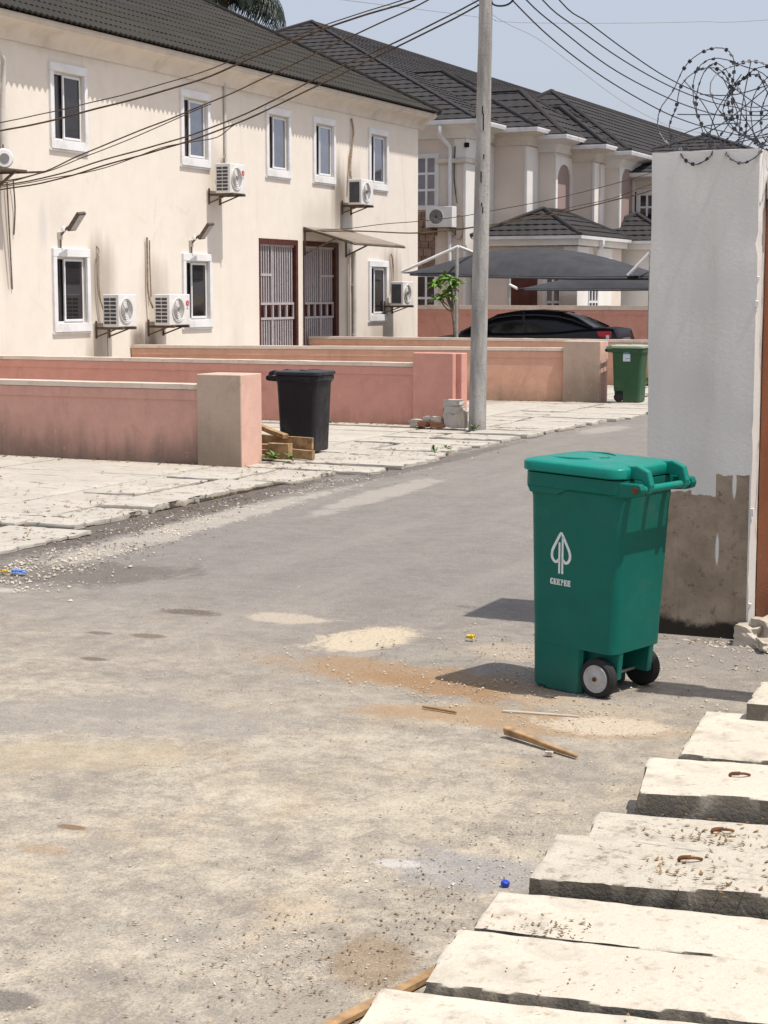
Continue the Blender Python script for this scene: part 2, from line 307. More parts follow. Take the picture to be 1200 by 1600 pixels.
# ------------------------------------------------------------------ mesh helpers
class MB:
    def __init__(s): s.v = []; s.f = []
    def add(s, vs, fs):
        k = len(s.v); s.v += [Vector(q) for q in vs]; s.f += [tuple(i + k for i in q) for q in fs]; return s
    def box(s, a, b, rot=None, piv=None):
        (x0, y0, z0), (x1, y1, z1) = a, b
        vs = [Vector(q) for q in ((x0, y0, z0), (x1, y0, z0), (x1, y1, z0), (x0, y1, z0), (x0, y0, z1), (x1, y0, z1), (x1, y1, z1), (x0, y1, z1))]
        if rot is not None:
            p = Vector(piv) if piv is not None else (Vector(a) + Vector(b)) / 2
            vs = [p + rot @ (q - p) for q in vs]
        return s.add(vs, [(0, 3, 2, 1), (4, 5, 6, 7), (0, 1, 5, 4), (1, 2, 6, 5), (2, 3, 7, 6), (3, 0, 4, 7)])
    def cbox(s, c, d, rot=None): 
        c = Vector(c); h = Vector(d) / 2; return s.box(c - h, c + h, rot)
    def beam(s, a, b, w, h, up=(0, 0, 1)):
        a, b = Vector(a), Vector(b); t = (b - a).normalized(); u = Vector(up)
        r = t.cross(u)
        if r.length < 1e-4: r = t.cross(Vector((1, 0, 0)))
        r.normalize(); u = r.cross(t); r *= w / 2; u *= h / 2
        return s.add([a - r - u, a + r - u, a + r + u, a - r + u, b - r - u, b + r - u, b + r + u, b - r + u],
                     [(0, 1, 2, 3), (7, 6, 5, 4), (0, 4, 5, 1), (1, 5, 6, 2), (2, 6, 7, 3), (3, 7, 4, 0)])
    def tube(s, pts, r, n=8, caps=True):
        pts = [Vector(p) for p in pts]; m = len(pts); rs = r if isinstance(r, (list, tuple)) else [r] * m
        k0 = len(s.v); ref = None
        for i, p in enumerate(pts):
            t = (pts[min(i + 1, m - 1)] - pts[max(i - 1, 0)]).normalized()
            if ref is None:
                ref = t.orthogonal().normalized()
            ref = (ref - t * ref.dot(t)).normalized(); b = t.cross(ref)
            for k in range(n):
                a = 2 * math.pi * k / n; s.v.append(p + (ref * math.cos(a) + b * math.sin(a)) * rs[i])
        for i in range(m - 1):
            for k in range(n):
                q = (k + 1) % n; s.f.append((k0 + i * n + k, k0 + i * n + q, k0 + (i + 1) * n + q, k0 + (i + 1) * n + k))
        if caps:
            s.f.append(tuple(k0 + k for k in reversed(range(n)))); s.f.append(tuple(k0 + (m - 1) * n + k for k in range(n)))
        return s
    def loft(s, rings, caps=True, close=True):
        k0 = len(s.v); n = len(rings[0])
        for r_ in rings: s.v += [Vector(p) for p in r_]
        for i in range(len(rings) - 1):
            for k in range(n if close else n - 1):
                q = (k + 1) % n; s.f.append((k0 + i * n + k, k0 + i * n + q, k0 + (i + 1) * n + q, k0 + (i + 1) * n + k))
        if caps:
            s.f.append(tuple(k0 + k for k in reversed(range(n)))); s.f.append(tuple(k0 + (len(rings) - 1) * n + k for k in range(n)))
        return s
    def lathe(s, prof, c, axis, n=20):
        """prof = [(radius, along)], about axis through c"""
        c = Vector(c); t = Vector(axis).normalized(); a = t.orthogonal().normalized(); b = t.cross(a)
        return s.loft([[c + t * h + (a * math.cos(2 * math.pi * k / n) + b * math.sin(2 * math.pi * k / n)) * max(r, .0005) for k in range(n)] for r, h in prof])
    def prism(s, poly, axis, lo, hi):
        """poly in the two other axes (cyclic order), extruded along axis index"""
        def P(p, h):
            if axis == 0: return (h, p[0], p[1])
            if axis == 1: return (p[0], h, p[1])
            return (p[0], p[1], h)
        n = len(poly)
        return s.loft([[P(p, lo) for p in poly], [P(p, hi) for p in poly]])
    def xf(s, m, k=0):
        for i in range(k, len(s.v)): s.v[i] = m @ s.v[i]
        return s

def mesh(name, mb, off=(0, 0, 0), smooth=None, bevel=0., seg=1):
    me = bpy.data.meshes.new(name); off = Vector(off)
    me.from_pydata([tuple(v - off) for v in mb.v], [], mb.f)
    bm = bmesh.new(); bm.from_mesh(me)
    bmesh.ops.remove_doubles(bm, verts=bm.verts, dist=1e-5)
    bmesh.ops.recalc_face_normals(bm, faces=bm.faces)
    if bevel:
        es = [e for e in bm.edges if len(e.link_faces) == 2 and e.calc_face_angle(0) > .5]
        bmesh.ops.bevel(bm, geom=es, offset=bevel, segments=seg, affect='EDGES', clamp_overlap=True, profile=.5)
    bm.to_mesh(me); bm.free()
    if smooth is not None:
        for p in me.polygons: p.use_smooth = True
        me.set_sharp_from_angle(angle=R(smooth))
    return me

def wpos(o):
    p = Vector((0, 0, 0))
    while o is not None: p += o.location; o = o.parent
    return p

def part(name, mb, mat, parent=None, world=False, smooth=None, bevel=0., seg=1, loc=None):
    """one mesh object; world=True: the shape is given in place and the parent is not turned"""
    off = (0, 0, 0)
    if world: off = (wpos(parent) if parent else Vector((0, 0, 0))) + (Vector(loc) if loc else Vector((0, 0, 0)))
    me = mesh(name, mb, off, smooth, bevel, seg)
    me.materials.append(M[mat] if isinstance(mat, str) else mat)
    o = bpy.data.objects.new(name, me); COL.objects.link(o)
    if parent: o.parent = parent
    if loc: o.location = loc
    return o

def tag(o, label=None, cat=None, group=None, kind=None):
    for k, v in (('label', label), ('category', cat), ('group', group), ('kind', kind)):
        if v: o[k] = v
    return o

def thing(name, label, cat, loc=(0, 0, 0), rz=0., group=None):
    o = bpy.data.objects.new(name, None); COL.objects.link(o); o.empty_display_size = .2
    o.location = loc; o.rotation_euler = (0, 0, rz); return tag(o, label, cat, group)

def solo(name, mb, mat, label, cat, group=None, base=None, smooth=None, bevel=0.):
    """a thing that is one mesh; mb in place, base = its origin"""
    b = Vector(base) if base is not None else sum(mb.v, Vector()) / len(mb.v)
    me = mesh(name, mb, b, smooth, bevel); me.materials.append(M[mat])
    o = bpy.data.objects.new(name, me); COL.objects.link(o); o.location = b
    return tag(o, label, cat, group)

def dup(o, loc=None, rz=None, label=None, group=None, parent=None, scale=None):
    def cp(a, p):
        b = a.copy(); COL.objects.link(b); b.parent = p
        for ch in KIDS.get(a.name, a.children): cp(ch, b)
        return b
    r = cp(o, parent)
    if loc is not None: r.location = loc
    if rz is not None: r.rotation_euler.z = rz
    if scale is not None: r.scale = scale
    if label: r['label'] = label
    if group: r['group'] = group
    return r
KIDS = {}

def rects(mb, x, y0, y1, z0, z1, holes, depth):
    """wall skin on the plane X=x with openings (y0,y1,z0,z1) and their reveals going back by depth"""
    ys = sorted({y0, y1, *[h[0] for h in holes], *[h[1] for h in holes]}); zs = sorted({z0, z1, *[h[2] for h in holes], *[h[3] for h in holes]})
    for a, b in zip(ys, ys[1:]):
        for c, d in zip(zs, zs[1:]):
            cy, cz = (a + b) / 2, (c + d) / 2
            if any(h[0] < cy < h[1] and h[2] < cz < h[3] for h in holes): continue
            mb.add([(x, a, c), (x, b, c), (x, b, d), (x, a, d)], [(0, 1, 2, 3)])
    for a, b, c, d in holes:
        q = x - depth
        mb.add([(x, a, c), (x, b, c), (x, b, d), (x, a, d), (q, a, c), (q, b, c), (q, b, d), (q, a, d)],
               [(0, 1, 5, 4), (1, 2, 6, 5), (2, 3, 7, 6), (3, 0, 4, 7), (4, 5, 6, 7)])

def slab_mb(L, Wd, T, res=.03, seed=0, chip=.012, und=.004, rag=0.):
    """rough cast concrete slab centred on x,y, standing on z=0: chipped arrises, uneven top"""
    mb = MB(); nx = max(2, int(L / res)); ny = max(2, int(Wd / res)); sd = Vector((seed * 7.31, seed * 3.77, seed * 1.9))
    def nz(x, y, s, k=0): return noise.noise(Vector((x * s, y * s, k)) + sd)
    def edge(x, y):
        ex = min(L / 2 - abs(x), Wd / 2 - abs(y)); return ex
    g = {}
    for i in range(nx + 1):
        for j in range(ny + 1):
            x = -L / 2 + L * i / nx; y = -Wd / 2 + Wd * j / ny; d = edge(x, y)
            z = T + und * nz(x, y, 3) + und * .4 * nz(x, y, 17)
            onx = i in (0, nx); ony = j in (0, ny)
            c = max(0., nz(x, y, 9, 2)) * chip * 1.6 + max(0, nz(x, y, 3, 8) - .25) * chip * 2.5 + chip * .35
            px, py = x, y
            if onx or ony:
                z -= c
                if onx: px -= math.copysign(c * .7 + .006 * nz(x, y, 2, 4) + rag * (nz(x, y, 5, 4) + .6 * nz(x, y, 14, 5) + .3), x)
                if ony: py -= math.copysign(c * .7 + .008 * nz(x, y, 1.3, 6), y)
            g[i, j] = len(mb.v); mb.v.append(Vector((px, py, z)))
    for i in range(nx):
        for j in range(ny): mb.f.append((g[i, j], g[i + 1, j], g[i + 1, j + 1], g[i, j + 1]))
    per = [(i, 0) for i in range(nx)] + [(nx, j) for j in range(ny)] + [(i, ny) for i in range(nx, 0, -1)] + [(0, j) for j in range(ny, 0, -1)]
    prev = [g[p] for p in per]
    for lev in (.62, .3, 0):
        cur = []
        for p in per:
            x = -L / 2 + L * p[0] / nx; y = -Wd / 2 + Wd * p[1] / ny
            q = .006 * noise.noise(Vector((x * 6, y * 6, lev * 9)) + sd) - .002
            px = x + (math.copysign(q, x) - math.copysign(rag * (nz(x, y, 5, 4) + .6 * nz(x, y, 14, 5) + .3), x) if p[0] in (0, nx) else 0); py = y + (math.copysign(q, y) if p[1] in (0, ny) else 0)
            cur.append(len(mb.v)); mb.v.append(Vector((px, py, T * lev)))
        m = len(per)
        for k in range(m): mb.f.append((prev[k], cur[k], cur[(k + 1) % m], prev[(k + 1) % m]))
        prev = cur
    mb.f.append(tuple(prev)); return mb

def spline(pts, per=6):
    pts = [Vector(p) for p in pts]; out = []
    for i in range(len(pts) - 1):
        p0 = pts[max(i - 1, 0)]; p1 = pts[i]; p2 = pts[i + 1]; p3 = pts[min(i + 2, len(pts) - 1)]
        for k in range(per):
            t = k / per
            out.append(.5 * ((2 * p1) + (p2 - p0) * t + (2 * p0 - 5 * p1 + 4 * p2 - p3) * t * t + (3 * p1 - p0 - 3 * p2 + p3) * t ** 3))
    out.append(pts[-1]); return out

# ------------------------------------------------------------------ roofs
TILES = {}
def tile_profile(tw, waves, amp):
    pts = []
    for k in range(waves * 4 + 1):
        a = tw * k / (waves * 4); ph = (k % 4) / 4
        pts.append((a, amp * (0, .75, 1, .45)[k % 4]))
    return pts
def roof_face(house, roof, e0, e, s, poly, mat, tw, th, waves, amp, lip, bucket, teeth=0.):
    """lay tile sheets on one slope: e0 eave start, e along the eave, s up the slope, poly in (a,b)"""
    e = Vector(e); s = Vector(s).normalized(); nrm = e.cross(s).normalized()
    if nrm.z < 0: nrm = -nrm
    e0 = Vector(e0); prof = tile_profile(tw, waves, amp)
    amin = min(p[0] for p in poly); amax = max(p[0] for p in poly); bmax = max(p[1] for p in poly)
    cx = sum(p[0] for p in poly) / len(poly); cy = sum(p[1] for p in poly) / len(poly)
    edges = []
    for i in range(len(poly)):
        p, q = poly[i], poly[(i + 1) % len(poly)]; nx, ny = q[1] - p[1], p[0] - q[0]
        l = math.hypot(nx, ny)
        if l < 1e-6: continue
        nx, ny = nx / l, ny / l
        if nx * (cx - p[0]) + ny * (cy - p[1]) > 0: nx, ny = -nx, -ny
        edges.append((p, (nx, ny)))
    key = (tw, th, waves, amp, lip)
    def sheet(teeth=0.):
        mb = MB(); k = len(prof)
        if teeth:
            mb.v += [Vector((a, -.012 - teeth * (1 - h / amp), -.02 + h)) for a, h in prof]
            mb.v += [Vector((a, -.012 - teeth * (1 - h / amp), lip + h)) for a, h in prof]
        for b, dz in (() if teeth else ((-.012, -.004), (-.012, lip))) + ((th * .5, lip * .55), (th + .02, .004)):
            mb.v += [Vector((a, b, dz + h)) for a, h in prof]
        for r_ in range(3):
            for i in range(k - 1): mb.f.append((r_ * k + i, r_ * k + i + 1, (r_ + 1) * k + i + 1, (r_ + 1) * k + i))
        return mb
    if key not in TILES:
        me = bpy.data.meshes.new('tile'); m_ = sheet(); me.from_pydata([tuple(v) for v in m_.v], [], m_.f); me.materials.append(M[mat]); TILES[key] = me
    if teeth and (key, 'e') not in TILES:
        me = bpy.data.meshes.new('tile'); m_ = sheet(teeth); me.from_pydata([tuple(v) for v in m_.v], [], m_.f); me.materials.append(M[mat]); TILES[key, 'e'] = me
    rows = int(math.ceil(bmax / th)); cols = int(math.ceil((amax - amin) / tw)) + 1
    for j in range(rows):
        for i in range(cols):
            a0 = amin + i * tw - (tw * .37 * (j % 3) if 1 else 0); b0 = j * th
            cor = [(a0, b0), (a0 + tw, b0), (a0 + tw, b0 + th), (a0, b0 + th)]
            out = False; cut = []
            for p, nn in edges:
                ds = [(c[0] - p[0]) * nn[0] + (c[1] - p[1]) * nn[1] for c in cor]
                if min(ds) > -.02: out = True; break
                if max(ds) > .02 and abs(nn[1] + 1) > .01: cut.append((p, nn))
            if out: continue
            me = TILES[key, 'e'] if teeth and j == 0 else TILES[key]
            if cut:
                bm = bmesh.new(); bm.from_mesh(me)
                for p, nn in cut:
                    bmesh.ops.bisect_plane(bm, geom=bm.verts[:] + bm.edges[:] + bm.faces[:], plane_co=(p[0] - a0, p[1] - b0, 0), plane_no=(nn[0], nn[1], 0), clear_outer=True)
                if not bm.faces: bm.free(); continue
                me = bpy.data.meshes.new('tile'); bm.to_mesh(me); bm.free(); me.materials.append(M[mat])
            o = e0 + e * a0 + s * b0
            jit = random.uniform(0, .006)
            mw = Matrix((( e.x, s.x, nrm.x, o.x + nrm.x * (.02 + jit)), (e.y, s.y, nrm.y, o.y + nrm.y * (.02 + jit)), (e.z, s.z, nrm.z, o.z + nrm.z * (.02 + jit)), (0, 0, 0, 1)))
            ctr = o + e * tw / 2 + s * th / 2
            bucket.append((ctr, mw, me, roof))
def seen(p, lim=1.0):
    v = cam_inv @ p
    if v.z > -.5: return False
    return abs(v.x / -v.z) < 600 / 2700 * 1.06 and -800 / 2700 * 1.05 < v.y / -v.z < 800 / 2700 * 1.07
cam_inv = (Matrix.Translation(cam.location) @ cam.rotation_euler.to_matrix().to_4x4()).inverted()
def lay(bucket, house, mat, cap):
    """nearest sheets in view become sub-parts of their roof, what is left is one relief part"""
    vis = [b for b in bucket if seen(b[0])]; hid = [b for b in bucket if not seen(b[0])]
    vis.sort(key=lambda b: (b[0] - cam.location).length)
    for c, mw, me, roof in vis[:cap]:
        o = bpy.data.objects.new('tile', me); COL.objects.link(o); o.parent = roof
        o.matrix_local = Matrix.Translation(-wpos(roof)) @ mw
    mb = MB()
    for c, mw, me, roof in vis[cap:] + [h for h in hid if (h[0] - cam.location).length < 75]:
        mb.add([mw @ v.co for v in me.vertices], [tuple(p.vertices) for p in me.polygons])
    if mb.v:
        o = part('roof_tiling', mb, mat, house, world=True); o['kind'] = 'stuff'

def hip_roof(house, x0, x1, y0, y1, z, p, mat, bucket, tw=1.2, th=.4, waves=6, amp=.03, lip=.045, faces=('f', 'r'), name='roof'):
    w_, d = x1 - x0, y1 - y0; h = min(w_, d) / 2; zr = z + h * p; mb = MB()
    if w_ < d: ra, rb = Vector(((x0 + x1) / 2, y0 + h, zr)), Vector(((x0 + x1) / 2, y1 - h, zr))
    else: ra, rb = Vector((x0 + h, (y0 + y1) / 2, zr)), Vector((x1 - h, (y0 + y1) / 2, zr))
    A, B, Cc, Dd = Vector((x0, y0, z)), Vector((x1, y0, z)), Vector((x1, y1, z)), Vector((x0, y1, z))
    if w_ < d: fs = [(0, 1, 4), (1, 2, 5, 4), (2, 3, 5), (3, 0, 4, 5), (3, 2, 1, 0)]
    else: fs = [(0, 1, 5, 4), (1, 2, 5), (2, 3, 4, 5), (3, 0, 4), (3, 2, 1, 0)]
    mb.add([A, B, Cc, Dd, ra, rb], fs)
    ro = part(name, mb, mat, house, world=True)
    sl_ = math.sqrt(1 + p * p)
    if 'f' in faces:
        poly = [(0, 0), (w_, 0), ((ra if w_ < d else rb).x - x0, h * sl_)] + ([] if w_ < d else [(ra.x - x0, h * sl_)])
        roof_face(house, ro, A, (1, 0, 0), (0, 1, p), poly, mat, tw, th, waves, amp, lip, bucket)
    if 'r' in faces:
        poly = [(0, 0), (d, 0), (rb.y - y0, h * sl_)] + ([(ra.y - y0, h * sl_)] if w_ < d else [])
        roof_face(house, ro, B, (0, 1, 0), (-1, 0, p), poly, mat, tw, th, waves, amp, lip, bucket)
    if 'b' in faces: pass
    caps = MB()
    for a, b in ((B, rb if w_ >= d else ra), (ra, rb), (A, ra), (Cc, rb)):
        up = Vector((0, 0, .055)); caps.tube([a + up * .6, b + up], .075, 6)
    part('ridge_cap', caps, mat, ro, world=True, smooth=60)
    return ro

# ================================================================== GROUND
random.seed(5)
mb = MB(); mb.add([(-1500, -1500, -.02), (1500, -1500, -.02), (1500, 1500, -.02), (-1500, 1500, -.02)], [(0, 1, 2, 3)])
tag(part('ground', mb, 'earth'), kind='structure')
mb = MB(); nx, ny = 44, 240; x0, x1, y0, y1 = -9.4, -.2, -8, 110
for i in range(nx + 1):
    for j in range(ny + 1):
        x = x0 + (x1 - x0) * i / nx; y = y0 + (y1 - y0) * (j / ny) ** 1.7
        mb.v.append(Vector((x, y, .006 * noise.noise(Vector((x * .7, y * .7, 0))) - .004)))
for i in range(nx):
    for j in range(ny): a = i * (ny + 1) + j; mb.f.append((a, a + ny + 1, a + ny + 2, a + 1))
tag(part('road', mb, 'road', smooth=80), kind='structure')
# apron of cast slabs and poured concrete along the far side of the road
mb = MB()
mb.box((-24, 9.0, -.3), (-9.02, 60, .024)); pav = tag(part('pavement', mb, 'concrete_far', bevel=.01), kind='structure')
mb = MB(); mb.box((-9.02, 7.5, -.3), (-7.74, 60, .006)); part('drain_bed', mb, 'trench', pav)
def road_edge(y):
    pts = [(8, -6.6), (9.2, -7.0), (10.2, -7.4), (11.1, -7.62), (12.3, -7.7), (14.3, -7.76), (15.9, -7.55), (16.4, -7.14), (18.2, -7.4), (20.3, -7.37), (22.3, -7.29), (25.4, -7.07), (30, -7.0), (60, -7.0)]
    for a, b in zip(pts, pts[1:]):
        if a[0] <= y <= b[0]: return a[1] + (b[1] - a[1]) * (y - a[0]) / (b[0] - a[0])
    return pts[0][1]
y = 9.7; k = 0
while y < 33:
    wd = random.choice((.55, .62, .8, 1.15, 1.5)); gap = random.choice((.008, .012, .03, .055))
    for seg_ in range(2):
        xr = road_edge(y + wd / 2) + random.uniform(-.05, .03); xm = -8.35 + random.uniform(-.12, .12)
        a, b = (xm + .01, xr) if seg_ == 0 else (-9.05, xm - .006)
        ws = wd - random.choice((.008, .012, .02, .07, .13, .19)); dx_ = random.choice((0, 0, 0, .25, .5)) if seg_ == 0 else 0
        T = .036 + random.uniform(-.006, .006) + (random.choice((0, 0, .012)) if seg_ == 0 else 0)
        o = part('slab', slab_mb(b - a, ws, T, .05, k + 40, .006, .005, .08 if seg_ == 0 else 0.), 'concrete_far', pav, smooth=40, loc=((a + b) / 2, y + wd / 2, .0))
        o.rotation_euler = (random.uniform(-.007, .007), random.uniform(-.003, .003), random.uniform(-.012, .012)); k += 1
    y += wd + gap
# poured bays further in, with their joints and broken edges
y = 9.05
while y < 33:
    wd = random.uniform(1.4, 2.3)
    for a, b in ((-11.0, -9.09), (-13.4, -11.03), (-16.55, -13.43)):
        o = part('slab', slab_mb(b - a, wd - .02, .02, .14, k + 90, .003, .004), 'concrete_far', pav, smooth=40, loc=((a + b) / 2, y + wd / 2, .018 + random.uniform(-.004, .004)))
        k += 1
    y += wd

# near drain covers, each one a block that can be lifted
def cover(lbl, nl, fl, z, ang, L, mat, seed, hooks=(), T=.16, extra=None):
    wd = math.hypot(fl[0] - nl[0], fl[1] - nl[1]) * math.cos(R(ang) * .4)
    t = Vector((math.cos(R(ang)), math.sin(R(ang)), 0)); s = Vector((-t.y, t.x, 0))
    c = Vector((nl[0], nl[1], 0)) + t * L / 2 + s * wd / 2
    o = part('drain_cover', slab_mb(L, wd, T, .013, seed, .017, .006), mat, smooth=45, loc=(c.x, c.y, z - T))
    o.rotation_euler = (0, 0, R(ang)); tag(o, lbl, 'concrete slab', 'concrete drain covers along the near kerb')
    for hx, hy, hr in hooks:
        h = MB(); pts = [(hx - .032, hy, T - .01), (hx - .03, hy, T + .012), (hx + .012, hy + .006, T + .016), (hx + .034, hy + .022, T + .008)]
        h.tube(spline(pts, 4), .0045, 6); h.tube(spline([(hx - .032, hy, T - .01), (hx - .034, hy + .02, T + .009), (hx, hy + .03, T + .012)], 4), .0045, 6)
        part('lifting_hook', h, 'rust', o, smooth=60)
    return o
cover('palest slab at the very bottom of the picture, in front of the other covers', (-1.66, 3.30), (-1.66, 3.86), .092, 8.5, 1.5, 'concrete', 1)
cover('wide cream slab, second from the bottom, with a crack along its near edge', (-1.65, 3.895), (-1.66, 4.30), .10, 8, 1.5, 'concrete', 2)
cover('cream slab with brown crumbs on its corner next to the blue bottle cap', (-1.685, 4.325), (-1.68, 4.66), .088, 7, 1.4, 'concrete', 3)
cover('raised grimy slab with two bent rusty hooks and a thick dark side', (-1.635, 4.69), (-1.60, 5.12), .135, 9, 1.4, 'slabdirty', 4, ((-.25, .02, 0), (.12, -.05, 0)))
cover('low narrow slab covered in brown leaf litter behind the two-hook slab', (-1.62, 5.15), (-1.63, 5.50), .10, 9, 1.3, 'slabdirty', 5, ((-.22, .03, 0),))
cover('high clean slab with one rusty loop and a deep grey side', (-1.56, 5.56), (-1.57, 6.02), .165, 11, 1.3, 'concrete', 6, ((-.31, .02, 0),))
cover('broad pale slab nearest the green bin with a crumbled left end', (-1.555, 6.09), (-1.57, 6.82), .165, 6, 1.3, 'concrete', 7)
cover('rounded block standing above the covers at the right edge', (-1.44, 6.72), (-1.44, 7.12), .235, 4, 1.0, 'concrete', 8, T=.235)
mb = MB(); mb.box((-1.52, 1.5, -.2), (-.3, 7.3, .005)); tag(part('drain', mb, 'trench'), kind='structure')
mb = MB(); mb.box((-.2, -8, -.3), (9, 9.3, .08)); tag(part('verge', mb, 'earth'), kind='structure')

# ================================================================== CREAM HOUSE
XF = -16.6
house = thing('house', 'cream two storey house with white framed windows and grey-brown tiled roof', 'house', (-19, 28, 0))
wins = [(23.75, 4.17), (27.83, 4.17), (31.14, 4.17), (33.25, 4.17), (36.05, 4.17), (23.72, 1.20), (27.83, 1.20), (36.05, 1.20)]
holes = [(y + .10, y + .97, z + .145, z + 1.23) for y, z in wins] + [(30.83, 32.54, .3, 2.93), (32.78, 34.5, .3, 2.93)]
mb = MB(); rects(mb, XF, 15, 38.93, -.1, 6.10, holes, .22)
mb.add([(XF, 38.93, -.1), (XF - 13, 38.93, -.1), (XF - 13, 38.93, 6.1), (XF, 38.93, 6.1)], [(0, 1, 2, 3)])
mb.add([(XF, 15, -.1), (XF - 13, 15, -.1), (XF - 13, 15, 6.1), (XF, 15, 6.1)], [(3, 2, 1, 0)])
mb.add([(XF - 13, 15, -.1), (XF - 13, 38.93, -.1), (XF - 13, 38.93, 6.1), (XF - 13, 15, 6.1)], [(0, 1, 2, 3)])
part('wall', mb, 'cream', house, world=True)
# coved cornice under the eaves, fascia
mb = MB()
prof = [(XF + .004, 5.74), (XF + .03, 5.74), (XF + .045, 5.80), (XF + .10, 5.90), (XF + .20, 5.965), (XF + .31, 5.985), (XF + .335, 6.0), (XF + .335, 6.105), (XF + .004, 6.105)]
mb.prism(prof, 1, 15, 39.22)
part('cornice', mb, 'cream_trim', house, world=True, smooth=35)
mb = MB(); mb.box((XF + .338, 15, 6.03), (XF + .362, 39.24, 6.105)); part('fascia', mb, 'cream_trim', house, world=True, bevel=.006)
# roof
P1 = .55; XE = XF + .405; YE = 39.32; h1 = 7.0; ZE = 6.115
mb = MB(); zr = ZE + h1 * P1
mb.add([(XE - .05, 14.5, ZE + .012), (XE - .05, YE - .075, ZE + .012), (XE - 2 * h1, YE - .075, ZE + .012), (XE - 2 * h1, 14.5, ZE + .012), (XE - h1, YE - h1, zr), (XE - h1, 14.5, zr)],
       [(0, 1, 4, 5), (1, 2, 4), (2, 3, 5, 4), (3, 0, 5), (3, 2, 1, 0)])
roof = part('roof', mb, 'roof1', house, world=True)
bucket = []; sl_ = math.sqrt(1 + P1 * P1)
roof_face(house, roof, (XE, 14.5, ZE), (0, 1, 0), (-1, 0, P1), [(0, 0), (YE - 14.5, 0), (YE - h1 - 14.5, h1 * sl_), (0, h1 * sl_)], 'roof1', 1.05, .37, 7, .020, .017, bucket, .034)
lay(bucket, house, 'roof1', 290)
mb = MB(); mb.tube([(XE + .02, YE + .02, ZE + .05), (XE - h1, YE - h1, zr + .05)], .07, 6); part('ridge_cap', mb, 'roof1', roof, world=True, smooth=60)

def window(y, z, sash='r', pm='pane'):
    """surround, two sliding sashes and panes; local x out of the wall"""
    loc = Vector((XF, y + .53, z)) - house.location
    mb = MB()
    for a, b in (((-.012, -.53, 0), (.05, .53, .145)), ((-.012, -.53, 1.235), (.05, .53, 1.37)), ((-.012, -.53, .147), (.047, -.43, 1.233)), ((-.012, .44, .147), (.047, .53, 1.233))):
        mb.box(a, b)
    mb.box((.002, -.55, -.035), (.035, .55, -.002))
    wn = part('window', mb, 'white', house, loc=loc, bevel=.005)
    o = -.045; fr = MB(); w0, w1, z0, z1 = -.43, .44, .145, 1.232; t = .036
    fr.box((o - .05, w0, z0), (o, w0 + .03, z1)); fr.box((o - .05, w1 - .028, z0), (o, w1, z1)); fr.box((o - .05, w0 + .03, z0), (o, w1 - .028, z0 + .03)); fr.box((o - .05, w0 + .03, z1 - .035), (o, w1 - .028, z1))
    part('frame', fr, 'upvc', wn, bevel=.003)
    m = -.12 if sash != 'w' else -.07
    sa = MB(); a, b, c, d = m - .03, w1 - .03, z0 + .028, z1 - .034; x = o + .025
    for p, q in (((x - .03, a, c), (x, a + t, d)), ((x - .03, b - t, c), (x, b, d)), ((x - .03, a + t, c), (x, b - t, c + t)), ((x - .03, a + t, d - t), (x, b - t, d))): sa.box(p, q)
    part('sash', sa, 'upvc', wn, bevel=.004)
    for nm, (p, q), mt in (('pane', ((x - .02, a + t, c + t), (x - .012, b - t, d - t)), pm), ('pane', ((o - .035, w0 + .03, z0 + .04), (o - .028, m, z1 - .055)), 'panebrown' if sash == 'o' else pm)):
        g = MB(); g.box(p, q); part(nm, g, mt, wn)
    return wn
for k, (y, z) in enumerate(wins):
    window(y, z, 'wooroprr'[k] if k < 8 else 'r', 'pane' if z > 3 and k else 'panedark')

def gate(y0, y1, flip):
    w_ = y1 - y0; c = (y0 + y1) / 2
    dr = part('door', MB().box((XF - .19, y0 + .02, .31), (XF - .14, y1 - .02, 2.91)), 'doorwood', house, world=True, loc=Vector((XF, c, .3)) - house.location)
    fr = MB(); fr.box((XF - .12, y0 + .002, 2.82), (XF + .012, y1 - .002, 2.925))
    ys = (y1 - .10, y1 - .004) if not flip else (y1 - .16, y1 - .004)
    fr.box((XF - .12, ys[0], .3), (XF + .012, ys[1], 2.818)); fr.box((XF - .12, y0 + .004, .3), (XF + .012, y0 + .05, 2.818))
    part('door_frame', fr, 'doorwood', dr, world=True)
    a, b = y0 + .06, ys[0] - .01; x = XF - .06
    rails = MB()
    for z in (.34, 1.30, 1.60, 2.78): rails.box((x - .02, a, z), (x + .024, b, z + .045))
    dv = a + (b - a) * (.37 if not flip else .57)
    rails.box((x - .018, dv - .025, .386), (x + .02, dv + .025, 1.298)); rails.box((x - .018, dv - .025, 1.646), (x + .02, dv + .025, 2.778))
    l, r_ = (a, dv - .026) if not flip else (dv + .026, b)
    rails.box((x - .018, l, 2.18), (x + .02, r_, 2.23))
    for q in range(6):
        yy = a + (b - a) * q / 5; rails.box((x - .016, max(a, yy - .025), 1.346), (x + .02, min(b, yy + .025), 1.599))
    part('grille', rails, 'grille', dr, world=True)
    nb = 15
    for q in range(nb):
        yy = a + (b - a) * (q + .3) / nb
        if abs(yy - dv) < .035: continue
        m = MB(); m.box((x - .012, yy - .019, .386), (x + .012, yy + .019, 1.298)); m.box((x - .012, yy - .019, 1.646), (x + .012, yy + .019, 2.778))
        part('bar', m, 'grille', dr, world=True)
gate(30.83, 32.54, False); gate(32.78, 34.5, True)
mb = MB(); mb.tube([(XF + .06, 35.2, .1), (XF + .06, 35.2, 2.75)], .045, 10)
for z in (.9, 2.0): mb.box((XF, 35.14, z), (XF + .075, 35.26, z + .03))
part('downpipe', mb, 'pvc', house, world=True, smooth=50)
mb = MB(); mb.tube([(XF + .05, 34.98, .1), (XF + .05, 34.98, 2.8)], .02, 8); part('downpipe', mb, 'pvc', house, world=True, smooth=50)
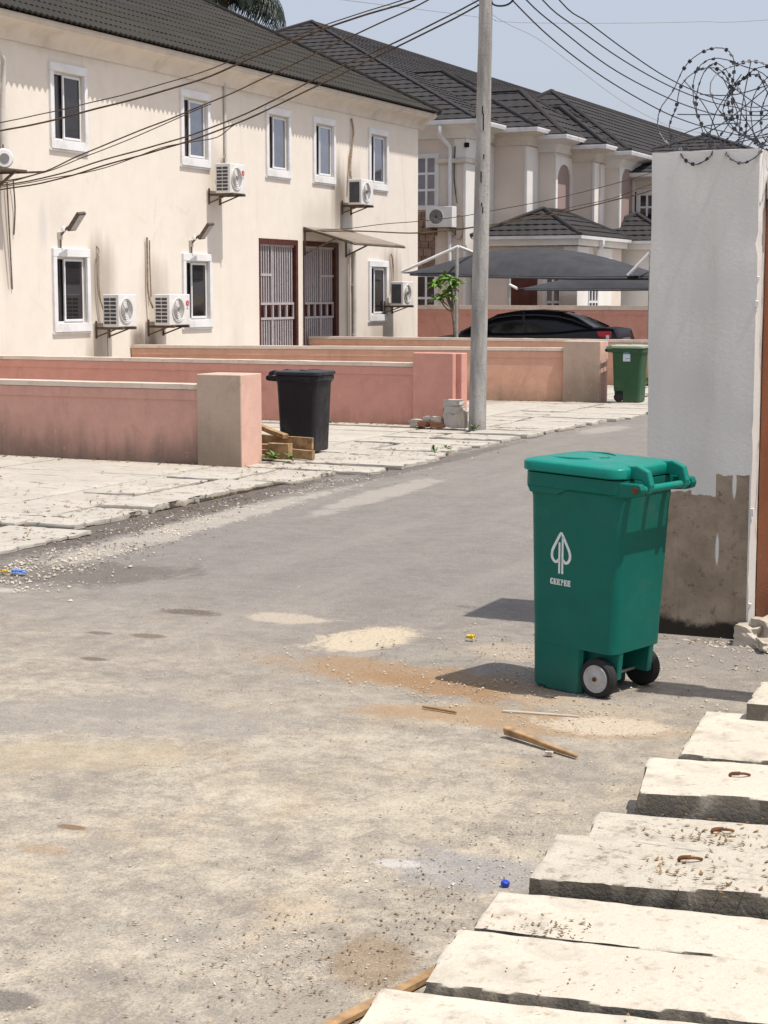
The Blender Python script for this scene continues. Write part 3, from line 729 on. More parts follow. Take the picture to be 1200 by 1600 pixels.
mb = MB(); mb.tube([(XF + .035, 29.46, 4.2), (XF + .035, 29.46, 5.8)], .028, 8); part('conduit', mb, 'pvc', house, world=True, smooth=50)

# lean-to canopy over the second door
aw = thing('door_canopy', 'thin brown sheet canopy sloping out over the right hand grille door', 'awning', (XF, 33.8, 2.8))
mb = MB(); a, b, c, d = (XF + .01, 32.78, 3.2), (XF + 1.26, 32.68, 2.86), (XF + 1.40, 34.92, 2.84), (XF + .01, 34.95, 3.2)
mb.loft([[Vector(q) for q in (a, b, c, d)], [Vector(q) + Vector((0, 0, .02)) for q in (a, b, c, d)]]); part('sheet', mb, 'awning', aw, world=True)
mb = MB(); mb.beam(Vector(b) + Vector((0, 0, -.02)), Vector(c) + Vector((0, 0, -.02)), .04, .035); mb.beam(Vector(a) + Vector((.02, .03, -.02)), Vector(b) + Vector((-.03, .03, -.02)), .03, .03); mb.beam(Vector(d) + Vector((.02, -.03, -.02)), Vector(c) + Vector((-.03, -.03, -.02)), .03, .03)
mb.beam(Vector(a) + Vector((.02, .03, -.02)), Vector(d) + Vector((.02, -.03, -.02)), .03, .03)
part('canopy_frame', mb, 'bracket', aw, world=True)
for y in (32.84, 34.86):
    mb = MB(); mb.beam((XF + .02, y, 2.62), (XF + .02, y, 3.15), .03, .03, (1, 0, 0)); mb.beam((XF + .03, y, 2.66), (XF + .75, y, 2.97), .03, .03); part('brace', mb, 'bracket', aw, world=True)

# ------------------------------------------------------------------ air conditioners
def ac_unit(label, y, z, w=.62, dark=False, pipe=None, badge=True, h=.55):
    t = thing('air_conditioner', label, 'air conditioner', (XF, y, z), 0, 'air conditioners on the cream wall')
    x0, x1 = .20, .52
    part('casing', MB().box((x0, -w / 2, 0), (x1, w / 2, h)), 'ac', t, bevel=.012, seg=2)
    lv = MB()
    if dark:
        lv.box((x0 + .03, -w / 2 - .006, .05), (x1 - .05, -w / 2 + .01, h - .06)); part('side_grille', lv, 'acdark', t)
    else:
        for k in range(7):
            zz = .05 + k * (h - .12) / 6.6
            for a in range(2): lv.box((x0 + .03 + a * .125, -w / 2 - .004, zz), (x0 + .14 + a * .125, -w / 2 + .01, zz + .045))
        part('side_grille', lv, 'acdark', t)
    cy = -w * .1; r = .205
    f = MB(); f.lathe([(0, -.01), (r, -.01), (r, .012), (0, .012)], (x1 - .006, cy, h * .5), (1, 0, 0), 28); part('fan_grille', f, 'acmid' if not dark else 'acdark', t, smooth=40)
    g = MB()
    for rr in (.06, .10, .14, .18, r): 
        pts = [(x1 + .012, cy + rr * math.cos(q * math.pi / 12), h * .5 + rr * math.sin(q * math.pi / 12)) for q in range(25)]
        g.tube(pts, .0045 if rr < r else .009, 4, False)
    part('guard_ring', g, 'ac', t, smooth=60)
    bl = MB()
    for s_ in (1, -1):
        bl.add([(x1 + .008, cy + s_ * .02, h * .5 + s_ * .03), (x1 + .008, cy + s_ * -.05, h * .5 + s_ * .07), (x1 + .008, cy + s_ * -.11, h * .5 + s_ * .17), (x1 + .008, cy + s_ * .0, h * .5 + s_ * .19), (x1 + .008, cy + s_ * .045, h * .5 + s_ * .06)], [(0, 1, 2, 3, 4)])
    part('fan_blade', bl, 'ac', t)
    if badge:
        q = MB(); q.lathe([(0, 0), (.05, 0), (.05, .005), (0, .005)], (x1 + .001, w * .5 - .09, h - .16), (1, 0, 0), 18); bd = part('badge', q, 'red', t)
        q = MB(); q.box((x1 + .0065, w * .5 - .095, h - .18), (x1 + .008, w * .5 - .085, h - .135)); q.box((x1 + .0065, w * .5 - .0845, h - .18), (x1 + .008, w * .5 - .065, h - .172)); part('badge_mark', q, 'white', bd)
        q = MB(); q.box((x1 + .0005, w * .5 - .115, h - .27), (x1 + .002, w * .5 - .07, h - .235)); part('lettering', q, 'grey', t)
    br = MB()
    for s_ in (-1, 1):
        yy = s_ * w * .36
        br.beam((.0, yy, -.025), (.56, yy, -.025), .035, .04); br.beam((.012, yy, .10), (.012, yy, -.2), .035, .02, (0, 1, 0)); br.beam((.02, yy, -.17), (.40, yy, -.04), .022, .022)
    br.box((.02, -w * .42, -.005), (.54, w * .42, -.001)); part('bracket', br, 'bracket', t)
    fe = MB()
    for a in (x0 + .05, x1 - .05):
        for s_ in (-1, 1): fe.box((a - .02, s_ * w * .3 - .03, -.001), (a + .02, s_ * w * .3 + .03, .004))
    part('foot', fe, 'acdark', t)
    if pipe:
        p = MB()
        for k, (r_, pts) in enumerate(pipe): p.tube(spline([(a, b, c) for a, b, c in pts], 5), r_ * .62, 7)
        part('pipe', p, 'pipe', t, smooth=60)
    return t
ac_unit('air conditioner low on the wall between the two lowest left windows, nearer the left one', 25.16, 1.27, .55, pipe=[(.02, [(.1, -.1, .3), (.06, -.18, .6), (.05, -.18, 1.15), (.05, -.12, 1.28), (.0, -.12, 1.36)]), (.012, [(.08, -.05, .2), (.05, -.13, .6), (.05, -.13, 1.2)]), (.012, [(.06, .08, -.02), (.04, .1, -.3), (.05, .1, -1.1)])], badge=False)
ac_unit('largest air conditioner, overlapping the lower left side of a ground floor window', 26.88, 1.27, .70, pipe=[(.03, [(.12, -.26, .3), (.05, -.30, .6), (.045, -.30, 1.2), (.045, -.30, 1.55)]), (.02, [(.06, -.22, .5), (.045, -.22, 1.1), (.045, -.22, 1.5)])])
ac_unit('upper floor air conditioner below a grey conduit, right of the second window', 29.06, 3.70, .58, pipe=[(.02, [(.12, .05, .5), (.06, .2, .65), (.04, .38, .75)])])
ac_unit('upper floor air conditioner with a dark side, left of the last window', 34.9, 3.75, .62, True, pipe=[(.035, [(.12, .05, .5), (.06, .1, .8), (.05, .18, 1.2), (.06, .26, 1.6), (.03, .22, 1.9)]), (.02, [(.08, .0, .4), (.05, .08, .8), (.05, .14, 1.2)])], badge=False)
ac_unit('small low air conditioner with a dark side at the right corner of the wall', 37.16, 1.55, .60, True, pipe=[(.03, [(.1, .1, .5), (.05, .2, .8), (.06, .12, 1.1), (.03, .1, 1.2)])], badge=False)

# flood lamps above two ground floor windows
def flood(label, y, z):
    t = thing('flood_lamp', label, 'lamp', (XF, y, z), 0, 'flood lamps on the cream wall')
    part('wall_plate', MB().box((.002, -.05, -.07), (.05, .05, .06)), 'pvc', t, bevel=.01)
    part('arm', MB().tube([(.04, 0, 0), (.16, 0, .12), (.2, 0, .14)], .018, 7).tube([(.03, 0, -.25), (.03, .01, -.05)], .012, 6), 'bracket', t, smooth=60)
    rot = Matrix.Rotation(R(-52), 3, 'Y') @ Matrix.Rotation(R(8), 3, 'X')
    c = Vector((.33, .02, .22))
    h_ = part('lamp_head', MB().cbox(c, (.36, .26, .06), rot), 'bracket', t, bevel=.012)
    part('lamp_glass', MB().cbox(c + rot @ Vector((0, 0, -.033)), (.29, .2, .006), rot), 'rim', h_)
    part('photo_cell', MB().lathe([(0, 0), (.03, 0), (.035, .05), (.02, .09), (0, .09)], (.1, -.02, .06), (0, 0, 1), 10), 'white', t, smooth=50)
flood('flood lamp tilted upward above the far left ground floor window', 23.95, 2.78)
flood('dark flood lamp above the ground floor window behind the largest air conditioner', 28.15, 2.76)
# bracket and cable coil at the left edge
t = thing('wall_shelf', 'empty metal bracket shelf with a white cable reel at the left edge', 'bracket', (XF, 22.3, 3.7), 0)
mb = MB(); mb.box((.02, -.75, 0), (.5, .12, .02)); part('shelf', mb, 'bracket', t)
mb = MB(); mb.beam((.01, -.1, -.35), (.01, -.1, .1), .05, .03, (0, 1, 0)); mb.beam((.02, -.1, -.3), (.45, -.1, 0), .035, .035); mb.beam((.02, .05, -.02), (.75, .22, -.01), .03, .03); part('brace', mb, 'bracket', t)
mb = MB(); mb.box((.0, -.3, -.38), (.1, -.02, -.03)); part('box', mb, 'pvc', t, bevel=.01)
t2 = thing('cable_reel', 'small white reel standing on the left wall shelf', 'reel', (XF + .3, 22.1, 3.72), 0)
part('reel_body', MB().lathe([(.0, -.06), (.13, -.06), (.15, -.03), (.15, .03), (.13, .06), (0, .06)], (0, 0, .16), (.75, -.6, 0), 18), 'white', t2, smooth=40)
part('reel_core', MB().lathe([(0, 0), (.075, 0), (.075, .07), (0, .07)], (0, 0, .16), (.75, -.6, 0), 14), 'acmid', t2, smooth=40)
part('knob', MB().tube([(0, 0, .3), (0, 0, .37)], .012, 6), 'bracket', t2)
solo('drain_pipe', MB().tube(spline([(XF + .05, 22.2, 5.55), (XF + .12, 22.38, 5.45), (XF + .09, 22.45, 5.2), (XF + .06, 22.42, 4.4), (XF + .06, 22.44, 3.75)], 6), .035, 8), 'pvc', 'pale wrapped pipe curving down the wall at the left edge', 'pipe', smooth=60)
for k, (ya, yb, za, zb) in enumerate(((22.5, 22.62, 3.55, 1.9), (22.66, 22.70, 3.6, 2.75))):
    solo('hanging_cable', MB().tube(spline([(XF + .06, ya, za), (XF + .04, ya + .06, (za + zb) / 2), (XF + .02, yb, zb)], 5), .012, 5), 'bracket', ('longer' if k == 0 else 'shorter') + ' loose cable hanging down the cream wall below the left shelf', 'cable')

# ================================================================== LOW BOUNDARY WALLS
def low_wall(label, xa, xb, y, zt, mat, capmat, pil=None, pilmat='pillarcap', T=.2, cope=.055):
    t = thing('boundary_wall', label, 'wall', ((xa + xb) / 2, y + T / 2, 0), 0, 'low pink walls between the parking bays')
    part('wall_body', MB().box((xa, y, -.1), (xb, y + T, zt - cope)), mat, t, world=True, bevel=.006)
    mb = MB(); n_ = int((xb - xa) / .25)
    def ring(x, k): 
        j = .006 * noise.noise(Vector((x * 3, y, 0)))
        return [(x, y - .025 + j, zt - cope + .002), (x, y + T + .025, zt - cope + .002), (x, y + T + .02, zt + j), (x, y - .02 + j, zt + j)]
    mb.loft([ring(xa + (xb - xa) * k / n_, k) for k in range(n_ + 1)]); part('coping', mb, capmat, t, world=True)
    mb = MB(); mb.box((xa, y - .014, zt - cope - .11), (xb, y, zt - cope - .004)); part('band', mb, mat, t, world=True)
    for (a, b, c, d, z, pm) in pil or []:
        p_ = part('pillar', MB().box((a, c, -.1), (b, d, z)), pm, t, world=True, bevel=.008)
        p_.data.materials.append(M['pinkwall2'] if pm != 'pillarcap' else M['pinkside'])   # the street side kept its paint
        for f in p_.data.polygons:
            if f.normal.x > .8: f.material_index = 1
    return t
low_wall('nearest low wall, mouldy pink with a square end pillar', -21, -9.27, 15.86, .885, 'pinkwall', 'coping', [(-9.265, -8.735, 15.80, 16.26, 1.0, 'pillarcap')])
low_wall('second low wall, clean salmon pink, its end pillar beside the utility pole', -21, -9.37, 21.86, .89, 'pinkwall2', 'coping', [(-9.365, -8.77, 21.80, 21.91, 1.035, 'pinkwall2'), (-9.3, -8.69, 21.915, 22.12, 1.03, 'pinkwall2')])
w3 = low_wall('third low wall, orange pink with a stained pillar left of the far green bin', -16.58, -9.12, 27.62, .935, 'pinkwall3', 'coping', [(-9.115, -8.47, 27.55, 27.98, 1.05, 'pillarcap')])
for c in w3.children:            # this wall runs slightly askew to the others
    if not c.name.startswith('pillar'):
        for v in c.data.vertices:
            x = v.co.x + w3.location.x
            if x < -9.12: v.co.y += (x + 9.12) * .21
low_wall('fourth low wall just in front of the parked car', -16.58, -5.0, 33.0, .93, 'pinkwall3', 'coping')
t = low_wall('taller pink wall behind the parked car with a brown coping', -19, -4, 41.0, 1.53, 'pinkwall2', 'coping', cope=.11)

# ================================================================== BINS
def rring(x0, x1, hw, z, r, n=5):
    """rounded rectangle ring, corner radius r"""
    pts = []
    for cx, cy, a0 in ((x1 - r, hw - r, 0), (x0 + r, hw - r, 90), (x0 + r, -hw + r, 180), (x1 - r, -hw + r, 270)):
        for k in range(n + 1):
            a = R(a0 + 90 * k / n); pts.append((cx + r * math.cos(a), cy + r * math.sin(a), z))
    return pts
def wheelie_bin(label, loc, rz, H, body, lid, wheel_cap=None, D0=.455, D1=.52, W0=.395, W1=.445, tilt=(0, 0)):
    """local x: front (-) to handle side (+); local y: width"""
    t = thing('wheelie_bin', label, 'bin', loc, rz, None)
    t.rotation_euler = (tilt[0], tilt[1], rz); k = H / 1.09
    xr0, xr1 = D0 / 2, D0 / 2 + .035      # rear face foot/top
    xf0, xf1 = -D0 / 2, D0 / 2 + .035 - D1
    zc, zt = .208 * k, .98 * k
    def X0(z): return xf0 + (xf1 - xf0) * z / zt
    def X1(z): return xr0 + (xr1 - xr0) * z / zt
    def HW(z): return (W0 + (W1 - W0) * z / zt) / 2
    cut = .168 * k
    mb = MB()
    cin = cut + .13       # the foot is hollow behind: two cheeks run back to the wheel arches
    rings = [rring(X0(0) + .012, xr0 - cin - .01, HW(0) - .012, .0, .035), rring(X0(.012), xr0 - cin, HW(.012), .014, .045), rring(X0(zc), X1(zc) - cin, HW(zc), zc, .05)]
    mb.loft(rings, caps=True)
    for s_ in (-1, 1):
        q0, q1 = HW(.012), HW(zc); i_ = .085
        mb.loft([[(xr0 - cin - .06, s_ * (q0 - i_), .004), (xr0 - cut - .01, s_ * (q0 - i_), .004), (xr0 - cut, s_ * (q0 - .02), .004), (xr0 - cut - .015, s_ * (q0 - .001), .004), (xr0 - cin - .06, s_ * (q0 + .0006), .004)],
                 [(X1(zc) - cin - .06, s_ * (q1 - i_), zc), (X1(zc) - cut - .01, s_ * (q1 - i_), zc), (X1(zc) - cut, s_ * (q1 - .02), zc), (X1(zc) - cut - .015, s_ * (q1 - .001), zc), (X1(zc) - cin - .06, s_ * (q1 + .0006), zc)]])
    mb2 = [rring(X0(z), X1(z), HW(z), z, .05) for z in (zc + .0005, .5 * k, .87 * k)]
    mb2 += [rring(X0(.9 * k) - .004, X1(.9 * k) + .004, HW(.9 * k) + .004, .89 * k, .055), rring(X0(.9 * k) - .004, X1(.9 * k) + .004, HW(.9 * k) + .004, zt, .055)]
    mb.loft(mb2, caps=True)
    bd = part('body', mb, body, t, smooth=38)
    # wheel fins
    for s_ in (-1, 1):
        y_ = s_ * (HW(.1) - .075)
        m = MB(); m.prism([(X1(0) - cut - .02, .085 * k), (X1(0) - .004, .085 * k), (X1(zc) - .002, zc + .004), (X1(zc) - cut - .02, zc + .004)], 1, y_ - .018, y_ + .018)
        part('fin', m, body, bd, bevel=.005)
    # rim skirt
    m = MB(); zr0, zr1 = .915 * k, .985 * k
    outer = [rring(X0(.95) - .022, X1(.95) + .012, HW(.95) + .022, z, .06) for z in (zr0 + .012, zr1)]
    m.loft([rring(X0(.95) - .005, X1(.95) + .004, HW(.95) + .005, zr0, .055)] + outer + [rring(X0(.95) - .004, X1(.95) - .0, HW(.95) + .004, zr1 + .003, .05)])
    part('rim', m, body, t, smooth=35)
    m = MB()
    for s_ in (-1, 1):
        m = MB(); m.prism([(X0(.9) + .0, zr0 + .012), (X0(.9) + .02, .895 * k), (X0(.9) + .17, .895 * k), (X0(.9) + .24, zr0 + .012)], 1, s_ * (HW(.93) + .004), s_ * (HW(.93) + .018))
        part('rim_gusset', m, body, t, bevel=.003)
    # lid
    m = MB(); z1 = .992 * k
    a0, a1, hw = X0(1) - .036, X1(1) + .012, HW(.98) + .036
    def lr(g, z, r=.07): return rring(a0 + g, a1 - g * .6, hw - g, z, max(.02, r - g * .3), 6)
    m.loft([lr(.008, z1), lr(0, z1 + .006), lr(0, z1 + .040 * k), lr(.005, z1 + .046 * k), lr(.02, z1 + .051 * k), lr(.10, z1 + .057 * k), lr(.17, z1 + .060 * k)])
    ld = part('lid', m, lid, t, smooth=40)
    m = MB(); zl = z1 + .0625 * k
    for s_ in (-1, 1):
        m = MB(); m.tube(spline([(a0 + .11, s_ * (hw - .12), zl - .009), (a0 + .22, s_ * (hw - .115), zl - .004), (a0 + .30, s_ * (hw - .16), zl - .003)], 5), [.004] + [.0065] * 9 + [.004], 6)
        part('lid_rib', m, lid, ld, smooth=60)
    m = MB(); m.tube(spline([(a0 + .30, -.03, zl - .003), (a0 + .33, 0, zl - .002), (a0 + .30, .03, zl - .003)], 4), .006, 6); part('lid_boss', m, lid, ld, smooth=60)
    # hinge, handle
    hb = X1(1) + .088; zh = .955 * k
    m = MB(); m.tube([(hb, -HW(.9) + .02, zh), (hb, HW(.9) - .02, zh)], .0165, 12); hd = part('handle', m, lid, t, smooth=50)
    for s_ in (-1, 1):
        y_ = s_ * (HW(.95) - .012)
        m = MB(); m.prism([(X1(.9) - .09, .905 * k), (hb - .01, zh - .032), (hb + .018, zh - .022), (hb + .026, zh + .004), (hb + .012, zh + .028), (X1(.9) - .09, .978 * k)], 1, y_ - .02, y_ + .02)
        part('handle_bracket', m, body, hd, bevel=.006, seg=2)
        m = MB(); m.lathe([(0, 0), (.015, 0), (.015, .006), (0, .006)], (hb - .008, y_ + s_ * .0195, zh), (0, s_, 0), 12); part('hinge_pin', m, 'rust' if wheel_cap else 'dark', hd)
        y2 = s_ * (HW(.95) - .075)
        m = MB(); m.prism([(a1 - .06, z1 + .004), (hb - .02, z1 - .004), (hb + .0, zh - .026), (hb + .024, zh - .012), (hb + .03, zh + .02), (hb + .010, z1 + .042 * k), (hb - .05, z1 + .062 * k), (a1 - .06, z1 + .052 * k)], 1, y2 - .018, y2 + .018)
        part('hinge', m, lid, ld, bevel=.008, seg=2)
    # post between body and handle (throws the mullion shadow on the back)
    m = MB(); m.beam((X1(.9) - .01, 0, .945 * k), (hb, 0, .955 * k), .03, .02); part('handle_web', m, body, hd)
    # axle and wheels
    ax, az, wr = xr0 - .082, .090 * k, .090 * k
    m = MB(); m.tube([(ax, -HW(0) - .01, az), (ax, HW(0) + .01, az)], .008, 8); part('axle', m, 'steel', t, smooth=60)
    for s_ in (-1, 1):
        y_ = s_ * (HW(.1) - .022)
        m = MB(); m.lathe([(.058, -.024), (wr - .012, -.026), (wr, -.014), (wr, .014), (wr - .012, .026), (.062, .024)], (ax, y_, az), (0, s_, 0), 32)
        wh = part('wheel', m, 'black', t, smooth=35)
        m = MB(); m.lathe([(0, -.02), (.062, -.02), (.066, .020), (.064, .0305), (.059, .031), (.055, .0265), (.036, .0265), (.030, .031), (.014, .033), (0, .033)], (ax, y_, az), (0, s_, 0), 28)
        part('wheel_rim', m, wheel_cap or 'black', wh, smooth=35)
        m = MB(); m.lathe([(0, .02), (.011, .02), (.011, .039), (0, .039)], (ax, y_, az), (0, s_, 0), 8); part('axle_nut', m, 'rust', wh)
    return t, bd, dict(X0=X0, X1=X1, HW=HW, k=k)

BR = R(24.2 - 42)
gb, gbody, G = wheelie_bin('large teal green bin with white leaf emblem standing on the road', (-2.382, 7.735, .0), BR, 1.13, 'bingreen', 'binlid', 'rim', tilt=(R(.5), R(1.6)))
# emblem: two mirrored looped P strokes meeting in a point, then the name in slab letters
def onside(u, z, lift=.0015): return Vector((u, -G['HW'](z) - lift, z))
def ribbon(pts, w, u0, z0, sc):
    mb = MB(); n_ = len(pts); L_, R_ = [], []
    for i, p in enumerate(pts):
        a = Vector(pts[max(i - 1, 0)]); b = Vector(pts[min(i + 1, n_ - 1)]); t = (b - a).normalized(); nn = Vector((-t.y, t.x))
        ww = w[i] if isinstance(w, list) else w
        for lst, s_ in ((L_, 1), (R_, -1)):
            q = Vector(p) + nn * ww / 2 * s_; lst.append((u0 + q.x * sc, z0 + q.y * sc))
    for i in range(n_ - 1):
        quad = [L_[i], L_[i + 1], R_[i + 1], R_[i]]
        top = [onside(*q, .0022) for q in quad]; bot = [onside(*q, .0002) for q in quad]
        mb.loft([bot, top])
    return mb
UC, ZC = -.062, .655
em = MB(); sc = .0021
loopL = [(-1, 47), (-4, 40), (-14, 22), (-22, 7), (-24.5, -4), (-23, -13), (-17.5, -19.5), (-11, -20), (-5.5, -14.5)]
lp = [tuple(v.xy) for v in spline([(a, b, 0) for a, b in loopL], 4)]
em.add(*(lambda m: (m.v, m.f))(ribbon(lp, [2 + min(4.2, i * .9) for i in range(len(lp))], UC, ZC, sc)))
em.add(*(lambda m: (m.v, m.f))(ribbon([(-4.2, 24), (-4.2, -46)], 4.8, UC, ZC, sc)))
lpr = [(-a, b) for a, b in lp]
em.add(*(lambda m: (m.v, m.f))(ribbon(lpr, [2 + min(4.2, i * .9) for i in range(len(lpr))], UC, ZC, sc)))
em.add(*(lambda m: (m.v, m.f))(ribbon([(4.2, 38), (4.2, -46)], 4.8, UC, ZC, sc)))
part('emblem', em, 'logo', gbody)
GL = {'G': ["01111", "11001", "11000", "11000", "11011", "11001", "01111"], 'E': ["11111", "11001", "11010", "11110", "11010", "11001", "11111"], 'P': ["11110", "01011", "01011", "01110", "01000", "01000", "11100"]}
lt = MB(); cw, chh = .0032, .0040; tx = UC - .0585
for ch in 'GEEPEE':
    for r_, row in enumerate(GL[ch]):
        c = 0
        while c < 5:
            if row[c] == '1':
                e = c
                while e < 5 and row[e] == '1': e += 1
                u0, u1 = tx + c * cw, tx + e * cw; zt_ = .532 - r_ * chh
                q = [(u0, zt_ - chh), (u1, zt_ - chh), (u1, zt_), (u0, zt_)]
                lt.loft([[onside(*p, .0002) for p in q], [onside(*p, .0022) for p in q]]); c = e
            else: c += 1
    tx += cw * 6.15
part('lettering', lt, 'logo', gbody)

wheelie_bin('black wheelie bin behind the pile of old planks', (-8.88, 17.55, .065), R(24.2 + 180 - 22), .945, 'bindark', 'binblacklid', None, .43, .50, .42, .47)
fb, fbody, F = wheelie_bin('far dull green bin with a pale sticker beside the third pillar', (-8.02, 27.75, .06), R(24.2 + 180 - 22), .97, 'binolive', 'binolivelid', None, .43, .50, .42, .47)
sd = 1
q = MB(); ya = F['HW'](.76) + .0015
q.box((-.06, ya - .003, .67), (.06, ya + .003, .86)); stk = part('sticker', q, 'sticker', fbody)
q = MB(); q.box((-.055, ya + .0032, .80), (.055, ya + .0045, .855)); q.box((-.05, ya + .0032, .71), (.02, ya + .0045, .722)); part('sticker_print', q, 'stickerblue', stk)

# ================================================================== UTILITY POLE AND CABLES
t = thing('utility_pole', 'pale round concrete pole standing on the pavement beside the salmon wall', 'pole', (-8.235, 21.33, .03))
mb = MB(); top = Vector((.125, -.02, 8.0)); rr = []
rings = []
for k in range(33):
    q = k / 32; c = top * q; r_ = .116 - .042 * q
    rings.append([c + Vector((math.cos(a) * (r_ + .004 * noise.noise(Vector((math.cos(a) * 2, math.sin(a) * 2, q * 30)))), math.sin(a) * (r_ + .004 * noise.noise(Vector((math.cos(a) * 2, 5 + math.sin(a) * 2, q * 30)))), 0)) for a in [2 * math.pi * i / 20 for i in range(20)]])
mb.loft(rings)
n = NT('pole_concrete', .9, .2); o_ = n.obj(); a = n.noise(n.mapv(o_, (6, 6, .9)), 1, 6, .65); b_ = n.noise(o_, 30, 4, .6)
base = n.mix(n.rng(a, .32, .68), (.235, .225, .21), (.44, .425, .40)); base = n.mix(n.math('MULTIPLY', n.rng(b_, .55, .72), .5), base, (.13, .115, .10))
zz = n.sep(o_)[2]; base = n.mix(n.rng(n.math('ADD', zz, n.math('MULTIPLY', a, .3)), .1, .45, .6, 0), base, (.17, .14, .115))
n.col(base); n.bump(n.math('ADD', a, b_), .008, .7); M['pole'] = n.m
part('shaft', mb, 'pole', t, smooth=60)
for k, (z, l) in enumerate(((4.15, .10), (4.0, .22), (3.56, .06), (3.3, .14), (2.95, .05), (2.88, .08))):
    c = top * (z / 8); ang = R(-78 + 9 * (k % 3)); r_ = .116 - .042 * z / 8
    pos = c + Vector((math.cos(ang) * (r_ - .004), math.sin(ang) * (r_ - .004), 0))
    part('notch', MB().cbox(pos, (.016, .014, l), Matrix.Rotation(ang, 3, 'Z')), 'dark', t, bevel=.003)
mb = MB(); mb.box((-.45, -.04, 7.2), (.85, .04, 7.3)); part('crossarm', mb, 'bark', t)
POLE = Vector((-8.12, 21.31, 7.3))
CB = {
    'hi1': [(-16.58, 20.35, 4.05), (-15.19, 20.53, 4.23), (-14.43, 20.62, 4.35), (-13.68, 20.7, 4.48), (-12.8, 20.79, 4.64), (-11.95, 20.89, 4.85), (-11.3, 20.96, 5.06), (-10.66, 21.03, 5.26), (-9.86, 21.11, 5.47), (-9.16, 21.19, 5.65), (-8.2, 21.3, 5.95)],
    'hi2': [(-16.58, 20.35, 3.95), (-15.19, 20.53, 4.12), (-14.43, 20.62, 4.23), (-13.68, 20.7, 4.38), (-12.81, 20.79, 4.54), (-11.95, 20.89, 4.76), (-11.3, 20.96, 4.99), (-10.66, 21.03, 5.21), (-9.86, 21.11, 5.43), (-9.16, 21.19, 5.6), (-8.2, 21.3, 5.9)],
    'mid1': [(-16.58, 21.0, 3.34), (-15.58, 21.03, 3.45), (-14.92, 21.05, 3.54), (-14.27, 21.08, 3.77), (-13.43, 21.11, 4.04), (-12.61, 21.14, 4.29), (-11.62, 21.17, 4.61), (-10.66, 21.21, 4.97), (-9.91, 21.24, 5.25), (-9.19, 21.26, 5.51), (-8.75, 21.28, 5.7), (-8.2, 21.3, 5.95)],
    'mid2': [(-16.58, 21.02, 3.3), (-15.6, 21.05, 3.42), (-14.83, 21.07, 3.56), (-14.23, 21.09, 3.74), (-13.39, 21.12, 3.99), (-12.62, 21.15, 4.26), (-12.12, 21.17, 4.42)],
    'lo1': [(-16.58, 21.4, 3.36), (-15.85, 21.39, 3.42), (-14.93, 21.38, 3.53), (-14.04, 21.37, 3.73), (-13.06, 21.36, 3.92), (-12.23, 21.35, 4.12), (-11.31, 21.34, 4.42), (-10.34, 21.33, 4.8), (-9.4, 21.31, 5.12), (-8.67, 21.31, 5.4), (-8.22, 21.3, 5.57)],
    'lo2': [(-16.58, 21.5, 3.3), (-15.93, 21.49, 3.37), (-14.99, 21.47, 3.47), (-14.03, 21.44, 3.67), (-13.1, 21.42, 3.85), (-12.26, 21.4, 4.05), (-11.33, 21.38, 4.34), (-10.35, 21.35, 4.7), (-9.4, 21.33, 5.06), (-8.67, 21.31, 5.33), (-8.17, 21.3, 5.53)],
    'lo3': [(-16.58, 21.45, 3.33), (-15.89, 21.44, 3.4), (-14.96, 21.42, 3.5), (-14.01, 21.41, 3.63), (-13.08, 21.39, 3.87), (-12.56, 21.38, 3.94), (-12.14, 21.37, 3.99), (-11.83, 21.37, 4.17), (-11.22, 21.36, 4.37)]}
CBL = {'hi1': ('uppermost thin cable sloping from the pole across the first upper window', .010), 'hi2': ('thick cable just below the uppermost one, crossing the first upper window', .017),
       'mid1': ('middle cable running from the pole down over the second upper window', .013), 'mid2': ('short cable twisted along the middle cable below the first upper window', .009),
       'lo1': ('upper strand of the lowest cable bundle crossing the cream wall', .014), 'lo2': ('lower thick strand of the lowest cable bundle crossing the cream wall', .015), 'lo3': ('sagging thin strand that leaves the lowest bundle at the second window', .009)}
for k, pts in CB.items():
    sp_ = spline(pts, 5)
    solo('overhead_cable', MB().tube([p + Vector((0, .02 * noise.noise(p * 1.3), .012 * noise.noise(p * 1.7 + Vector((3, 1, 0))))) for p in sp_], CBL[k][1] * .74, 6), 'cable', CBL[k][0], 'cable', 'service cables from the pole to the cream house', smooth=70)
CR = {
    'r1': [(-8.14, 21.35, 5.92), (-8.12, 22.2, 5.7), (-8.05, 23.59, 5.39), (-7.96, 25.41, 5.12), (-7.86, 27.49, 4.92), (-7.76, 29.52, 4.8), (-7.62, 32.24, 4.8), (-7.47, 35.43, 5.0), (-7.2, 44, 6.4)],
    'r2': [(-8.13, 21.35, 6.2), (-8.09, 22.68, 5.77), (-8.02, 24.07, 5.53), (-7.93, 25.96, 5.27), (-7.83, 28.12, 5.12), (-7.72, 30.24, 5.05), (-7.6, 32.64, 5.09), (-7.47, 35.4, 5.3), (-7.2, 44, 6.6)],
    'r3': [(-8.13, 21.35, 6.45), (-8.06, 23.28, 5.85), (-8.0, 24.58, 5.66), (-7.9, 26.54, 5.44), (-7.79, 28.78, 5.29), (-7.69, 30.99, 5.25), (-7.58, 33.06, 5.31), (-7.47, 35.38, 5.47), (-7.2, 44, 6.8)],
    'r4': [(-8.13, 21.35, 6.75), (-8.03, 23.91, 5.94), (-7.97, 25.1, 5.79), (-7.89, 26.83, 5.59), (-7.79, 28.78, 5.41), (-7.69, 30.98, 5.34), (-7.59, 33.05, 5.4), (-7.47, 35.37, 5.56), (-7.2, 44, 7.0)]}
